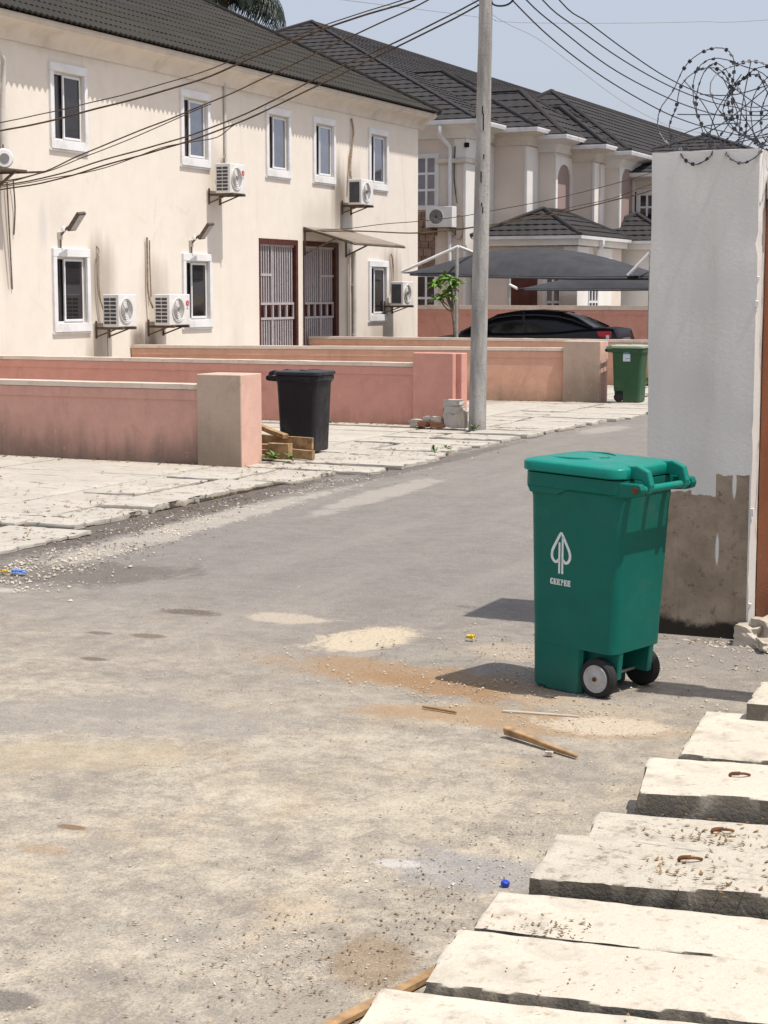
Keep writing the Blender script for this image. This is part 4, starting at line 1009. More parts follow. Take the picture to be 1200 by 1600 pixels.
for k, l in zip(('r1', 'r2', 'r3', 'r4'), ('lowest', 'second lowest', 'second highest', 'highest')):
    solo('overhead_cable', MB().tube(spline(CR[k], 5), .0095, 6), 'cable2', l + ' of the four black lines sagging from the pole toward the razor wire', 'cable', 'four overhead lines right of the pole', smooth=70)
solo('overhead_cable', MB().tube(spline([(-8.95, 22.0, 5.95), (-8.78, 23.5, 5.67), (-8.65, 24.77, 5.56), (-8.5, 26.16, 5.3), (-8.34, 27.69, 5.01), (-8.17, 29.37, 4.8), (-7.97, 31.24, 4.73), (-7.51, 35.63, 4.95), (-6.8, 45, 6)], 5), .004, 5), 'grey', 'faint thin grey wire under the four black lines', 'cable')
solo('overhead_cable', MB().tube(spline([(-24, 34.5, 9.4), (-15.39, 37.84, 8.22), (-14.3, 38.28, 8.03), (-13.21, 38.71, 7.98), (-11.32, 39.47, 7.97), (-9.97, 40.01, 7.99), (-8.62, 40.55, 8.02), (-2, 43, 8.5)], 5), .007, 5), 'grey', 'faint level wire high across the sky right of the pole', 'cable')
for k, (pts, l) in enumerate((([(-16.58, 32.79, 3.14), (-15.7, 32.98, 3.17), (-14.9, 33.14, 3.26), (-14.17, 33.3, 3.31), (-13.31, 33.47, 3.4), (-12.74, 33.59, 3.5), (-11.51, 33.85, 3.72), (-10.25, 34.11, 4.02), (-9.26, 34.32, 4.32), (-6, 35, 5.4)], 'upper of the two thin wires rising from the door canopy to the right'),
                              ([(-16.58, 32.79, 3.12), (-15.43, 33.03, 3.12), (-14.36, 33.26, 3.07), (-13.71, 33.39, 3.11), (-12.74, 33.59, 3.22), (-11.51, 33.85, 3.41), (-10.24, 34.11, 3.7), (-9.25, 34.32, 3.97), (-6, 35, 5.1)], 'thicker lower wire rising from the door canopy to the right'),
                              ([(-13.7, 33.5, 3.10), (-12.78, 33.69, 3.22), (-11.68, 33.95, 3.44), (-11.05, 34.1, 3.59), (-10.3, 34.28, 3.75), (-9.31, 34.52, 4.11), (-6, 35.3, 5.2)], 'third thin wire joining the lower one right of the pole'))):
    solo('overhead_cable', MB().tube(spline(pts, 4), (.008, .014, .008)[k], 5), 'cable', l, 'cable', 'wires running right from the door canopy', smooth=70)
solo('overhead_cable', MB().tube(spline([(-8.13, 21.25, 5.75), (-8.09, 21.31, 5.62), (-8.05, 21.31, 5.51), (-7.95, 21.32, 5.48), (-7.84, 21.33, 5.5), (-7.77, 21.33, 5.58), (-7.75, 21.34, 5.8)], 4), .012, 6), 'cable2', 'short loop of black cable hanging beside the pole at the top edge', 'cable', smooth=70)

# ================================================================== GATE PILLAR, RED WALL, RAZOR WIRE
t = thing('gate_pillar', 'tall pillar painted white above and bare brown render below, behind the green bin', 'pillar', (-2.25, 9.4, 0))
mb = MB(); nz_ = 44; ring_ = []
for k in range(nz_ + 1):
    z = -.1 + 2.69 * k / nz_; pr = []
    for j in range(8): pr.append((-2.53 + .575 * j / 8, 9.1))
    pr.append((-1.955, 9.1))
    for j in range(1, 6): pr.append((-1.955, 9.1 + .65 * j / 5))
    pr.append((-2.53, 9.75))
    out = []
    for (x, y) in pr:
        q = Vector((x * 4, y * 4, z * 3)); d = .005 * noise.noise(q)
        e_ = 0
        if abs(x + 1.955) < .01 and y < 9.2: e_ = max(0, noise.noise(Vector((z * 5, 3, 1))) - .25) * .05 + max(0, noise.noise(Vector((z * 16, 8, 1))) - .1) * .012
        if k == nz_: e_ += max(0, noise.noise(q * 3)) * .01
        out.append((x + d - e_, y + d + e_ * .4, z - (max(0, noise.noise(q * 2)) * .012 if k == nz_ else 0)))
    ring_.append(out)
mb.loft(ring_); part('shaft', mb, 'pillarpaint', t, world=True, smooth=40)
mb = MB(); ch = random.Random(3)
for k in range(7):
    z = ch.uniform(1.75, 1.92) if k < 3 else ch.uniform(.05, .95)
    mb.cbox((-1.952 + ch.uniform(-.01, .006), 9.10 + ch.uniform(-.004, .01), z), (.02, .012, ch.uniform(.015, .05)), Matrix.Rotation(ch.uniform(-.6, .6), 3, 'Y'))
part('chipped_plaster', mb, 'white', t, world=True, bevel=.003)
t = thing('garden_wall', 'terracotta wall joined to the right side of the white gate pillar', 'wall', (2, 9.5, 0))
part('wall_body', MB().box((-1.95, 9.27, -.1), (7, 9.47, 2.33)), 'redwall', t, world=True)
part('coping', MB().box((-1.948, 9.24, 2.332), (7, 9.50, 2.45)), 'coping', t, world=True, bevel=.01)
part('bracket', MB().box((-1.93, 9.2, 2.27), (-1.86, 9.27, 2.36)), 'white', t, world=True, bevel=.01)
t = thing('unseen_shadow_post', 'unseen post right of the green bin, added to cast the shadow strip there', 'post', (-.95, 7.78, 0))  # stands outside the view, added only to throw the shadow strip beside the bin
part('shaft', MB().box((-.1, -.1, -.05), (.1, .1, 2.55)), 'pinkbeige', t, bevel=.01); part('cap', MB().box((-.13, -.13, 2.552), (.13, .13, 2.62)), 'coping', t, bevel=.01)

t = thing('razor_wire', 'tangled coil of black razor wire along the top of the white pillar', 'razor wire', (-2.2, 9.3, 2.6))
rw = random.Random(8)
def blade(mb, p, tg, s=.018):
    a = tg.orthogonal().normalized(); a = Matrix.Rotation(rw.uniform(0, 6.28), 3, tg) @ a; b = tg.cross(a)
    h = .0016
    for q in (1, -1):
        v = [p - tg * s * .55, p + a * s * .62 * q + tg * s * .5, p + tg * s * .55, p + a * s * .5 * q - tg * s * .5]
        mb.add([x + b * h for x in v] + [x - b * h for x in v], [(0, 1, 2, 3), (7, 6, 5, 4), (0, 4, 5, 1), (1, 5, 6, 2), (2, 6, 7, 3), (3, 7, 4, 0)])
LO = [(-2.335, 2.855, .25, 72, 12, 1.0), (-2.30, 2.80, .19, 118, -8, 1), (-2.22, 2.81, .20, 62, -10, 1), (-2.14, 2.83, .235, 112, 8, 1), (-2.04, 2.80, .20, 50, -14, 1), (-2.02, 2.85, .235, 128, 16, .95), (-1.96, 2.82, .22, 78, -6, 1), (-1.9, 2.84, .24, 35, 5, 1),
      (-1.82, 2.82, .245, 84, -10, 1), (-1.74, 2.85, .22, 120, 8, 1), (-1.6, 2.83, .24, 60, 0, 1), (-1.4, 2.83, .24, 100, 5, 1), (-1.2, 2.83, .24, 50, 0, 1), (-1.0, 2.83, .24, 120, 0, 1), (-.75, 2.83, .24, 70, 0, 1)]
for (x, z, r_, az, tl, sx_) in LO:
    mb = MB(); m = Matrix.Translation((x, 9.33 + rw.uniform(-.05, .05), z)) @ Matrix.Rotation(R(az), 4, 'Z') @ Matrix.Rotation(R(tl), 4, 'Y')
    pts = []
    for k in range(37):
        a = 2 * math.pi * k / 36; w_ = 1 + .12 * math.sin(2 * a + x * 9) + .07 * math.sin(3 * a + x * 15) + .04 * math.sin(5 * a + x * 31)
        pts.append(m @ Vector((.02 * math.sin(a * 1.5), r_ * w_ * math.cos(a) * sx_, r_ * w_ * math.sin(a) * 1.05)))
    mb.tube(pts, .0027, 5)
    for k in range(0, 36, 1):
        if rw.random() < .72: p = (pts[k] + pts[k + 1]) / 2; blade(mb, p, (pts[k + 1] - pts[k]).normalized())
    part('coil', mb, 'razor', t, world=True)
for a, b in (((-2.40, 9.25, 2.62), (-1.85, 9.3, 3.02)), ((-2.3, 9.35, 3.05), (-1.75, 9.3, 2.66)), ((-2.2, 9.2, 2.6), (-1.4, 9.4, 2.95)), ((-2.45, 9.3, 2.80), (-1.2, 9.35, 2.72)), ((-2.12, 9.32, 2.58), (-2.06, 9.3, 3.06)), ((-1.93, 9.3, 2.56), (-1.90, 9.31, 3.02)), ((-2.2, 9.2, 2.62), (-1.2, 9.25, 2.82)), ((-2.05, 9.2, 2.6), (-1.5, 9.2, 3.05)), ((-2.42, 9.3, 2.98), (-2.18, 9.25, 2.60)), ((-2.28, 9.3, 2.60), (-2.12, 9.35, 3.0)), ((-2.2, 9.25, 2.98), (-1.98, 9.3, 2.6)), ((-2.16, 9.3, 2.62), (-1.82, 9.35, 2.92)), ((-2.5, 9.3, 2.66), (-2.1, 9.28, 2.74)), ((-2.02, 9.3, 3.0), (-1.78, 9.3, 2.7)), ((-1.98, 9.28, 2.62), (-1.86, 9.3, 3.04)), ((-2.33, 9.3, 2.9), (-1.9, 9.3, 2.95))):
    mb = MB(); a, b = Vector(a), Vector(b); mid_ = (a + b) / 2 + Vector((rw.uniform(-.06, .06), rw.uniform(-.05, .05), rw.uniform(-.05, .03))); mb.tube(spline([a, mid_, b], 6), .003, 5); part('strand', mb, 'razor', t, world=True)
for x0_, x1_ in ((-2.36, -2.22), (-2.12, -1.97)):
    mb = MB(); p = spline([(x0_ - .03, 9.14, 2.62), (x0_, 9.085, 2.555), ((x0_ + x1_) / 2, 9.07, 2.515), (x1_, 9.085, 2.55), (x1_ + .03, 9.14, 2.62)], 6); mb.tube(p, .0032, 5)
    for k in range(2, len(p) - 2, 3): blade(mb, p[k], (p[k + 1] - p[k]).normalized())
    part('coil', mb, 'razor', t, world=True)

# ================================================================== STEPPED HOUSE BEHIND
h2 = thing('house', 'stepped white and beige house with charcoal tiled hip roofs and arched niches', 'house', (-17, 48, 0))
bucket = []
# wall blocks: x right face, y front face, top, back
BL = [(-17.157, 43.4, 6.30, 62), (-16.18, 45.48, 6.24, 61), (-15.67, 46.39, 6.10, 60), (-15.0, 47.88, 5.92, 59.5), (-14.55, 48.81, 5.80, 59), (-9.9, 50.4, 5.28, 58.5)]
for k, (x, y, z, yb) in enumerate(BL):
    part('wall', MB().box((-30 - k * .3, y, -.1 - .01 * k), (x, yb, z)), ('pinkbeige' if k != 5 else 'bwhite'), h2, world=True)
RF = [(-35.6, -16.66, 42.9, 85, 6.33, .455, .5), (-29, -15.75, 45.05, 54.3, 6.27, .47, .43), (-24, -15.22, 45.94, 49.98, 6.13, .70, .45), (-20, -14.55, 47.43, 51.4, 5.95, .62, .45), (-21.24, -14.1, 48.4, 76, 5.83, .60, .45), (-17, -9.4, 49.95, 58, 5.31, .34, .45)]
for k, (x0, x1, y0, y1, z, p, ov) in enumerate(RF):
    hip_roof(h2, x0, x1, y0, y1, z, p, 'roof2', bucket, 1.2, .40, 4, .012, .030)
    xc, yc = x1 - ov, y0 + ov
    prof = [(0.004, z - .42), (.05, z - .42), (.07, z - .34), (.17, z - .20), (ov - .07, z - .13), (ov - .03, z - .12), (ov - .03, z - .004), (.004, z - .004)]
    mb = MB(); mb.loft([[(max(x0, xc - 8), yc - o, zz) for o, zz in prof], [(xc + o, yc - o, zz) for o, zz in prof], [(xc + o, min(y1 - .5, yc + 9), zz) for o, zz in prof]])
    part('cornice', mb, 'cream_trim' if k % 2 else 'bwhite', h2, world=True, smooth=30)
    mb = MB(); g = [(ov - .028, z - .10), (ov + .05, z - .10), (ov + .07, z - .02), (ov + .07, z + .012), (ov - .028, z + .012)]
    mb.loft([[(max(x0, xc - 8), yc - o, zz) for o, zz in g], [(xc + o, yc - o, zz) for o, zz in g], [(xc + o, min(y1 - .5, yc + 9), zz) for o, zz in g]])
    part('gutter', mb, 'white', h2, world=True)
# pilasters on the street side
for (x, ya, yb, z0, z1) in ((-17.157, 43.36, 44.05, -.05, 5.28), (-17.157, 45.18, 45.47, -.05, 5.85), (-16.18, 45.44, 46.38, -.05, 5.82), (-15.0, 47.84, 48.2, -.05, 5.5), (-15.0, 48.42, 48.8, -.05, 5.5)):
    part('pilaster', MB().box((x - .03, ya, z0), (x + .055, yb, z1)), 'bwhite', h2, world=True, bevel=.01)
part('string_course', MB().box((-17.98, 43.31, 5.26), (-17.06, 44.1, 5.38)), 'cream_trim', h2, world=True, bevel=.02)
part('pilaster', MB().box((-17.46, 43.37, 5.39), (-17.10, 44.05, 5.9)), 'bwhite', h2, world=True, bevel=.01)
# arched niches
for x, ya, yb in ((-15.67, 46.39, 47.88), (-14.55, 48.81, 50.4)):
    za, zs = 2.9, 4.98; c = (ya + yb) / 2; hw = (yb - ya) / 2; r_ = hw - .17
    arch = [(c - r_, za)] + [(c - r_ * math.cos(math.pi * k / 12), zs + r_ * .75 * math.sin(math.pi * k / 12)) for k in range(13)] + [(c + r_, za)]
    outer = [(ya + .004, za), (ya + .004, zs)] + [(ya + .004 + (yb - ya - .008) * k / 10, 5.62) for k in range(11)] + [(yb - .004, zs), (yb - .004, za)]
    mb = MB(); n_ = len(arch); m_ = n_
    outer = outer[:n_] if len(outer) >= n_ else outer + [outer[-1]] * (n_ - len(outer))
    vs = [(x + .05, a, b) for a, b in outer] + [(x + .05, a, b) for a, b in arch] + [(x + .004, a, b) for a, b in outer] + [(x + .004, a, b) for a, b in arch]
    fs = []
    for i in range(n_ - 1):
        fs += [(i, i + 1, n_ + i + 1, n_ + i), (n_ + i, n_ + i + 1, 3 * n_ + i + 1, 3 * n_ + i), (i + 1, i, 2 * n_ + i, 2 * n_ + i + 1)]
    fs += [(0, n_, 3 * n_, 2 * n_), (n_ - 1, 2 * n_ - 1, 4 * n_ - 1, 3 * n_ - 1)]
    mb.add(vs, fs); nf = part('niche', mb, 'bwhite', h2, world=True)
    part('niche_panel', MB().add([(x + .008, a, b) for a, b in arch], [tuple(range(n_))]), 'niche', nf, world=True)
# windows
def far_window(x0, x1, z0, z1, y, cols, rows, trim='bwhite', pm='panedark'):
    mb = MB(); t_ = .09
    for a, b in (((x0 - t_, y - .04, z0 - t_), (x0, y + .02, z1 + t_)), ((x1, y - .04, z0 - t_), (x1 + t_, y + .02, z1 + t_)), ((x0, y - .04, z1), (x1, y + .02, z1 + t_)), ((x0, y - .04, z0 - t_), (x1, y + .02, z0))): mb.box(a, b)
    wn = part('window', mb, trim, h2, world=True)
    fr = MB(); f = .03
    for i in range(cols + 1): xx = x0 + (x1 - x0) * i / cols; fr.box((max(x0, xx - f), y - .03, z0), (min(x1, xx + f), y - .006, z1))
    for j in range(rows + 1): zz = z0 + (z1 - z0) * j / rows; fr.box((x0, y - .028, max(z0, zz - f)), (x1, y - .007, min(z1, zz + f)))
    part('frame', fr, 'upvc', wn, world=True)
    for i in range(cols):
        for j in range(rows):
            a, b = x0 + (x1 - x0) * i / cols + f, x0 + (x1 - x0) * (i + 1) / cols - f; c, d = z0 + (z1 - z0) * j / rows + f, z0 + (z1 - z0) * (j + 1) / rows - f
            part('pane', MB().box((a, y - .02, c), (b, y - .012, d)), pm, wn, world=True)
far_window(-18.52, -17.98, 4.14, 5.44, 43.4, 2, 3, pm='pane')
far_window(-18.52, -17.98, 1.1, 2.3, 43.4, 2, 2)
far_window(-14.36, -13.9, 3.6, 4.72, 50.4, 2, 3)
part('shutter', MB().box((-14.53, 50.36, 3.5), (-14.47, 50.42, 4.8)), 'doorwood', h2, world=True)
st = random.Random(2); z = 2.35; r_ = 0
while z < 4.0:
    hgt = st.uniform(.17, .26); x = -18.62
    while x < -18.02:
        wd = st.uniform(.17, .3); xe = min(x + wd, -18.0)
        if xe - x > .05: part('stone', MB().box((x + .006, 43.36 - st.uniform(0, .02), z + .006), (xe - .006, 43.41, z + hgt - .006)), 'stone', h2, world=True, bevel=.008)
        x += wd
    z += hgt
mb = MB(); mb.tube(spline([(-17.66, 42.88, 6.2), (-17.66, 42.9, 5.95), (-17.6, 43.2, 5.78), (-17.55, 43.32, 5.65), (-17.55, 43.33, 5.4)], 5), .055, 8); mb.tube([(-17.55, 43.33, 5.4), (-17.55, 43.33, .1)], .055, 8)
part('downpipe', mb, 'white', h2, world=True, smooth=50)
mb = MB(); mb.tube(spline([(-17.42, 43.36, 5.7), (-17.44, 43.35, 5.0), (-17.41, 43.35, 4.6), (-17.33, 43.3, 4.2)], 6), .018, 6); part('conduit', mb, 'acdark', h2, world=True)
part('vent', MB().box((-17.14, 43.3, 5.66), (-17.03, 43.4, 5.78)), 'dark', h2, world=True)
# porches
for k, (x0, x1, y0, y1, z) in enumerate(((-16.95, -13.92, 43.35, 48.0, 3.30), (-15.9, -12.6, 48.1, 52.5, 3.28))):
    hip_roof(h2, x0, x1, y0, y1, z, .48, 'roof2', bucket, 1.0, .34, 4, .014, .034, name='roof')
    g = [(-.30, -.22), (-.06, -.22), (-.06, .0), (-.30, .0)]
    mb = MB(); mb.loft([[(x0 + .05, y0 - o, z + zz - .006) for o, zz in g], [(x1 + o, y0 - o, z + zz - .006) for o, zz in g], [(x1 + o, y1 - .1, z + zz - .006) for o, zz in g]]); part('fascia', mb, 'bwhite', h2, world=True)
    mb = MB(); g = [(-.055, -.06), (.05, -.06), (.06, .02), (-.055, .02)]; mb.loft([[(x0 + .05, y0 - o, z + zz) for o, zz in g], [(x1 + o, y0 - o, z + zz) for o, zz in g], [(x1 + o, y1 - .1, z + zz) for o, zz in g]]); part('gutter', mb, 'white', h2, world=True)
    part('downpipe', MB().tube(spline([(x1 + .03, y0 + 1.9, z - .05), (x1 + .02, y0 + 1.9, z - .22), (x1 - .12, y0 + 1.92, z - .36), (x1 - .13, y0 + 1.92, z - .6)], 4), .045, 7), 'white', h2, world=True, smooth=60)
part('wall', MB().box((-16.93, 43.72, -.1), (-14.12, 47.8, 3.06)), 'pinkbeige', h2, world=True)
part('wall', MB().box((-15.8, 48.4, -.1), (-12.9, 50.3, 3.05)), 'bwhite', h2, world=True)
part('door', MB().box((-16.0, 43.68, -.05), (-15.2, 43.715, 2.45)), 'doorwood', h2, world=True)
for a, b in ((-14.5, -14.06), ):
    part('pilaster', MB().box((a + .04, 43.62, -.1), (b, 44.55, 3.05)), 'bwhite', h2, world=True, bevel=.01)
part('pilaster', MB().box((-14.3, 45.5, -.1), (-14.06, 46.7, 3.05)), 'bwhite', h2, world=True, bevel=.01)
part('pilaster', MB().box((-13.1, 48.3, -.1), (-12.84, 49.5, 3.03)), 'bwhite', h2, world=True, bevel=.01)
far_window(-14.95, -14.56, .9, 2.3, 43.72, 2, 2)
sw = MB(); sw.box((-14.13, 44.6, .8), (-14.08, 45.46, 2.4)); wn = part('window', sw, 'panedark', h2, world=True)
sw = MB()
for y in (44.62, 44.9, 45.18, 45.42): sw.box((-14.10, y - .03, .8), (-14.05, y + .03, 2.4))
for z in (.82, 1.6, 2.38): sw.box((-14.095, 44.6, z - .03), (-14.055, 45.46, z + .03))
part('frame', sw, 'upvc', wn, world=True)
lay(bucket, h2, 'roof2', 290)

u = ac_unit('air conditioner with a round black fan on the white house, left of the pole', 0, 0, .76, pipe=[(.02, [(.1, .3, .3), (.1, .5, .3), (.05, .5, -.1), (.03, .4, -.3), (.03, .2, -.2)])], badge=False)
u.location = (-17.68, 43.4, 3.56); u.rotation_euler.z = R(-90); del u['group']
for c in u.children:
    if c.name.startswith('fan_grille'): c.data.materials[0] = M['acdark']
    if c.name.startswith('fan_blade'): bpy.data.objects.remove(c)

# ================================================================== CARPORT CANOPIES
def sail(label, x0, x1, y0, y1, z0, z1, rise, posts, strut, xfrac=.5):
    t = thing('carport_canopy', label, 'canopy', ((x0 + x1) / 2, (y0 + y1) / 2, 0), 0, 'shade cloth carports'); nx, ny = 26, 12; mb = MB()
    def P(i, j, dz):
        s_, q = i / nx, j / ny; x = x0 + (x1 - x0) * s_; y = y0 + (y1 - y0) * q; ze = z0 + (z1 - z0) * s_
        r_ = rise * (math.sin(math.pi * s_ ** .95) ** .8) * math.sin(math.pi * min(1, q * 1.0)) ** .7
        y += .10 * math.sin(math.pi * s_) * (1 if q < .5 else -1) * (abs(q - .5) * 2) ** 4
        return (x, y, ze + r_ + dz - .03 * math.sin(math.pi * s_) * (1 - math.sin(math.pi * q)) + .006 * noise.noise(Vector((x * 2, y * 2, 0))))
    for dz in (0, -.012):
        k0 = len(mb.v)
        for i in range(nx + 1):
            for j in range(ny + 1): mb.v.append(Vector(P(i, j, dz)))
        for i in range(nx):
            for j in range(ny): a = k0 + i * (ny + 1) + j; mb.f.append((a, a + ny + 1, a + ny + 2, a + 1))
    part('shade_cloth', mb, 'fabric', t, world=True, smooth=70)
    mb = MB(); mb.tube([P(i, 0, -.035) for i in range(1, nx)], .022, 6); mb.tube([P(i, ny, -.035) for i in range(1, nx)], .022, 6); mb.tube([P(nx // 2, j, -.04) for j in range(ny + 1)], .025, 6)
    part('canopy_frame', mb, 'acdark', t, world=True, smooth=60)
    for px_, py_, zt in posts: part('post', MB().tube([(px_, py_, -.05), (px_, py_, zt)], .042, 10), 'steel', t, world=True, smooth=50)
    for a, b in strut: part('strut', MB().tube([a, b], .034, 8), 'white', t, world=True, smooth=50)
    return t
sail('large dark grey shade cloth canopy above the parked car', -15.38, -10.05, 35.15, 38.3, 2.28, 2.18, .60, [(-14.09, 35.22, 2.82), (-9.98, 38.1, 2.3)], [((-15.38, 35.15, 2.30), (-14.06, 35.22, 2.84)), ((-14.06, 35.22, 2.84), (-14.09, 38.0, 2.5))])
sail('next dark canopy beginning at the white strut beside the gate pillar', -10.25, -5.2, 35.3, 38.4, 2.20, 2.1, .55, [(-9.78, 35.25, 2.72), (-6, 38.1, 2.3)], [((-10.27, 35.25, 2.2), (-9.78, 35.25, 2.70)), ((-9.78, 35.25, 2.70), (-9.78, 38.1, 2.4))])
sail('smaller grey canopy lower down behind the large one', -14.95, -10.2, 41.5, 44.2 - .7, 1.95, 2.0, .33, [(-15.25, 41.7, 2.3), (-10.6, 41.6, 2.2)], [((-14.97, 41.5, 1.95), (-15.25, 41.7, 2.05))])

# ================================================================== PARKED CAR
t = thing('parked_car', 'dark blue black saloon parked under the canopy, tail to the right', 'car', (-13.08, 36.75, 0))
ST = [(-2.38, .62, .66, .30), (-2.30, .72, .74, .24), (-1.9, .82, .85, .2), (-1.35, .86, .93, .2), (-.9, .87, .96, .2), (0, .88, .97, .2), (1.0, .88, 1.0, .2), (1.55, .87, 1.06, .2), (2.05, .83, 1.09, .22), (2.28, .76, 1.06, .3), (2.36, .68, .90, .36)]
mb = MB(); rings = []
for x, hw, zb, z0 in ST:
    zm = z0 + (zb - z0) * .55
    rings.append([(x, y * hw, z) for y, z in ((-.86, z0), (-.98, z0 + .1), (-1, zm), (-.97, zb - .06), (-.86, zb - .005), (-.4, zb + .015), (.4, zb + .015), (.86, zb - .005), (.97, zb - .06), (1, zm), (.98, z0 + .1), (.86, z0))])
mb.loft(rings); body = part('body', mb, 'carpaint', t, smooth=40)
GH = [(-1.28, .70, .96, .0), (-.95, .72, .965, .18), (-.45, .74, .97, .40), (-.05, .745, .975, .465), (.5, .745, .985, .475), (1.0, .74, 1.0, .42), (1.35, .72, 1.03, .29), (1.78, .69, 1.07, .03)]
mb = MB(); rings = []
for x, hw, zb, h_ in GH:
    rings.append([(x, y * hw, zb - .03 + z * (h_ + .03)) for y, z in ((-1, 0), (-.96, .45), (-.86, .86), (-.74, .97), (0, 1.02), (.74, .97), (.86, .86), (.96, .45), (1, 0))])
mb.loft(rings); part('cabin_glass', mb, 'carglass', t, smooth=50)
mb = MB(); rings = []
for x, hw, zb, h_ in GH[2:6]:
    rings.append([(x, y * hw, zb - .03 + z * (h_ + .03) + .008) for y, z in ((-.90, .80), (-.86, .87), (-.74, .98), (0, 1.025), (.74, .98), (.86, .87), (.90, .80))])
mb.loft(rings, caps=False, close=False); part('roof', mb, 'carpaint', t, smooth=60)
for s_ in (-1, 1):
    for path in ([GH[i] for i in range(0, 3)], [GH[i] for i in range(5, 8)]):
        pass
    mb = MB(); mb.tube([(x, s_ * hw * .90, zb - .03 + (h_ + .03) * .82 + .004) for x, hw, zb, h_ in GH], .028, 6); part('roof_rail', mb, 'carpaint', t, smooth=60)
    mb = MB(); mb.beam((.28, s_ * .745, .97), (.22, s_ * .655, 1.42), .06, .02, (0, 1, 0)); part('pillar', mb, 'carpaint', t)
    mb = MB(); mb.loft([[(2.0, s_ * .835, .90), (1.93, s_ * .835, 1.03), (2.02, s_ * .6, 1.05), (2.02, s_ * .6, .86)], [(2.24, s_ * .805, .86), (2.22, s_ * .805, 1.035), (2.33, s_ * .55, 1.01), (2.375, s_ * .55, .86)]]); tl = part('tail_lamp', mb, 'lampred', t, bevel=.012)
    mb = MB(); mb.box((2.15, s_ * .80 - .015, .865), (2.22, s_ * .80 + .012, .94)); part('reverse_lens', mb, 'white', tl)
    mb = MB(); mb.box((-.72, s_ * .9 - .06, .98), (-.60, s_ * .9 + .08, 1.09)); part('mirror', mb, 'carpaint', t, bevel=.02)
    for x in (-1.42, 1.38):
        m = MB(); m.lathe([(.19, -.1), (.30, -.1), (.325, -.07), (.325, .07), (.30, .1), (.19, .1)], (x, s_ * .78, .325), (0, s_, 0), 24); w_ = part('wheel', m, 'black', t, smooth=40)
        m = MB(); m.lathe([(0, .04), (.19, .07), (.2, .1), (.19, -.05), (0, -.05)], (x, s_ * .78, .325), (0, s_, 0), 20); part('wheel_rim', m, 'rim', w_, smooth=40)
mb = MB(); mb.box((2.335, -.26, .78), (2.385, .26, .88)); part('number_plate', mb, 'white', t, bevel=.005)

# ================================================================== PLANTS
rp = random.Random(4)
t = thing('sapling', 'small tree with bright green leaf clusters against the pink wall by the pole', 'tree', (-13.75, 34.3, 0))
tips = [(-.42, -.05, 2.05), (-.28, .1, 2.2), (-.12, -.02, 2.12), (-.38, .02, 1.72), (-.2, -.08, 1.80), (-.05, .05, 1.98)]
mb = MB(); mb.tube(spline([(.02, 0, -.05), (.0, 0, .6), (-.03, 0, 1.2), (-.12, 0, 1.62), (-.2, 0, 1.9)], 5), [.045 - .0012 * k for k in range(21)], 8)
for q in tips: mb.tube(spline([(-.06, 0, 1.4 + rp.uniform(0, .2)), (q[0] * .6, q[1], q[2] - .2), q], 4), .014, 6)
part('trunk', mb, 'bark', t, smooth=60)
def leaf_mesh(name, L, Wd, mat, fold=.25, droop=.25):
    mb = MB(); k = 6
    for i in range(k + 1):
        s_ = i / k; w_ = Wd * math.sin(math.pi * min(1, s_ * .93 + .05)) ** .8; z = -droop * L * s_ * s_
        mb.v += [Vector((L * s_, -w_ / 2, z + w_ * fold)), Vector((L * s_, 0, z)), Vector((L * s_, w_ / 2, z + w_ * fold))]
    for i in range(k):
        for j in range(2): a = i * 3 + j; mb.f.append((a, a + 3, a + 4, a + 1))
    me = bpy.data.meshes.new(name); me.from_pydata([tuple(v) for v in mb.v], [], mb.f); me.materials.append(M[mat])
    for p in me.polygons: p.use_smooth = True
    return me
lm = leaf_mesh('leaf', .27, .085, 'leaf')
for q in tips:
    for k in range(14):
        o = bpy.data.objects.new('leaf', lm); COL.objects.link(o); o.parent = t; o.location = Vector(q) + Vector((0, 0, rp.uniform(-.06, .03)))
        o.rotation_euler = (rp.uniform(-.4, .4), rp.uniform(-.75, .45), k * 2.4 + rp.uniform(-.3, .3)); sc_ = rp.uniform(.7, 1.15); o.scale = (sc_, sc_, sc_)

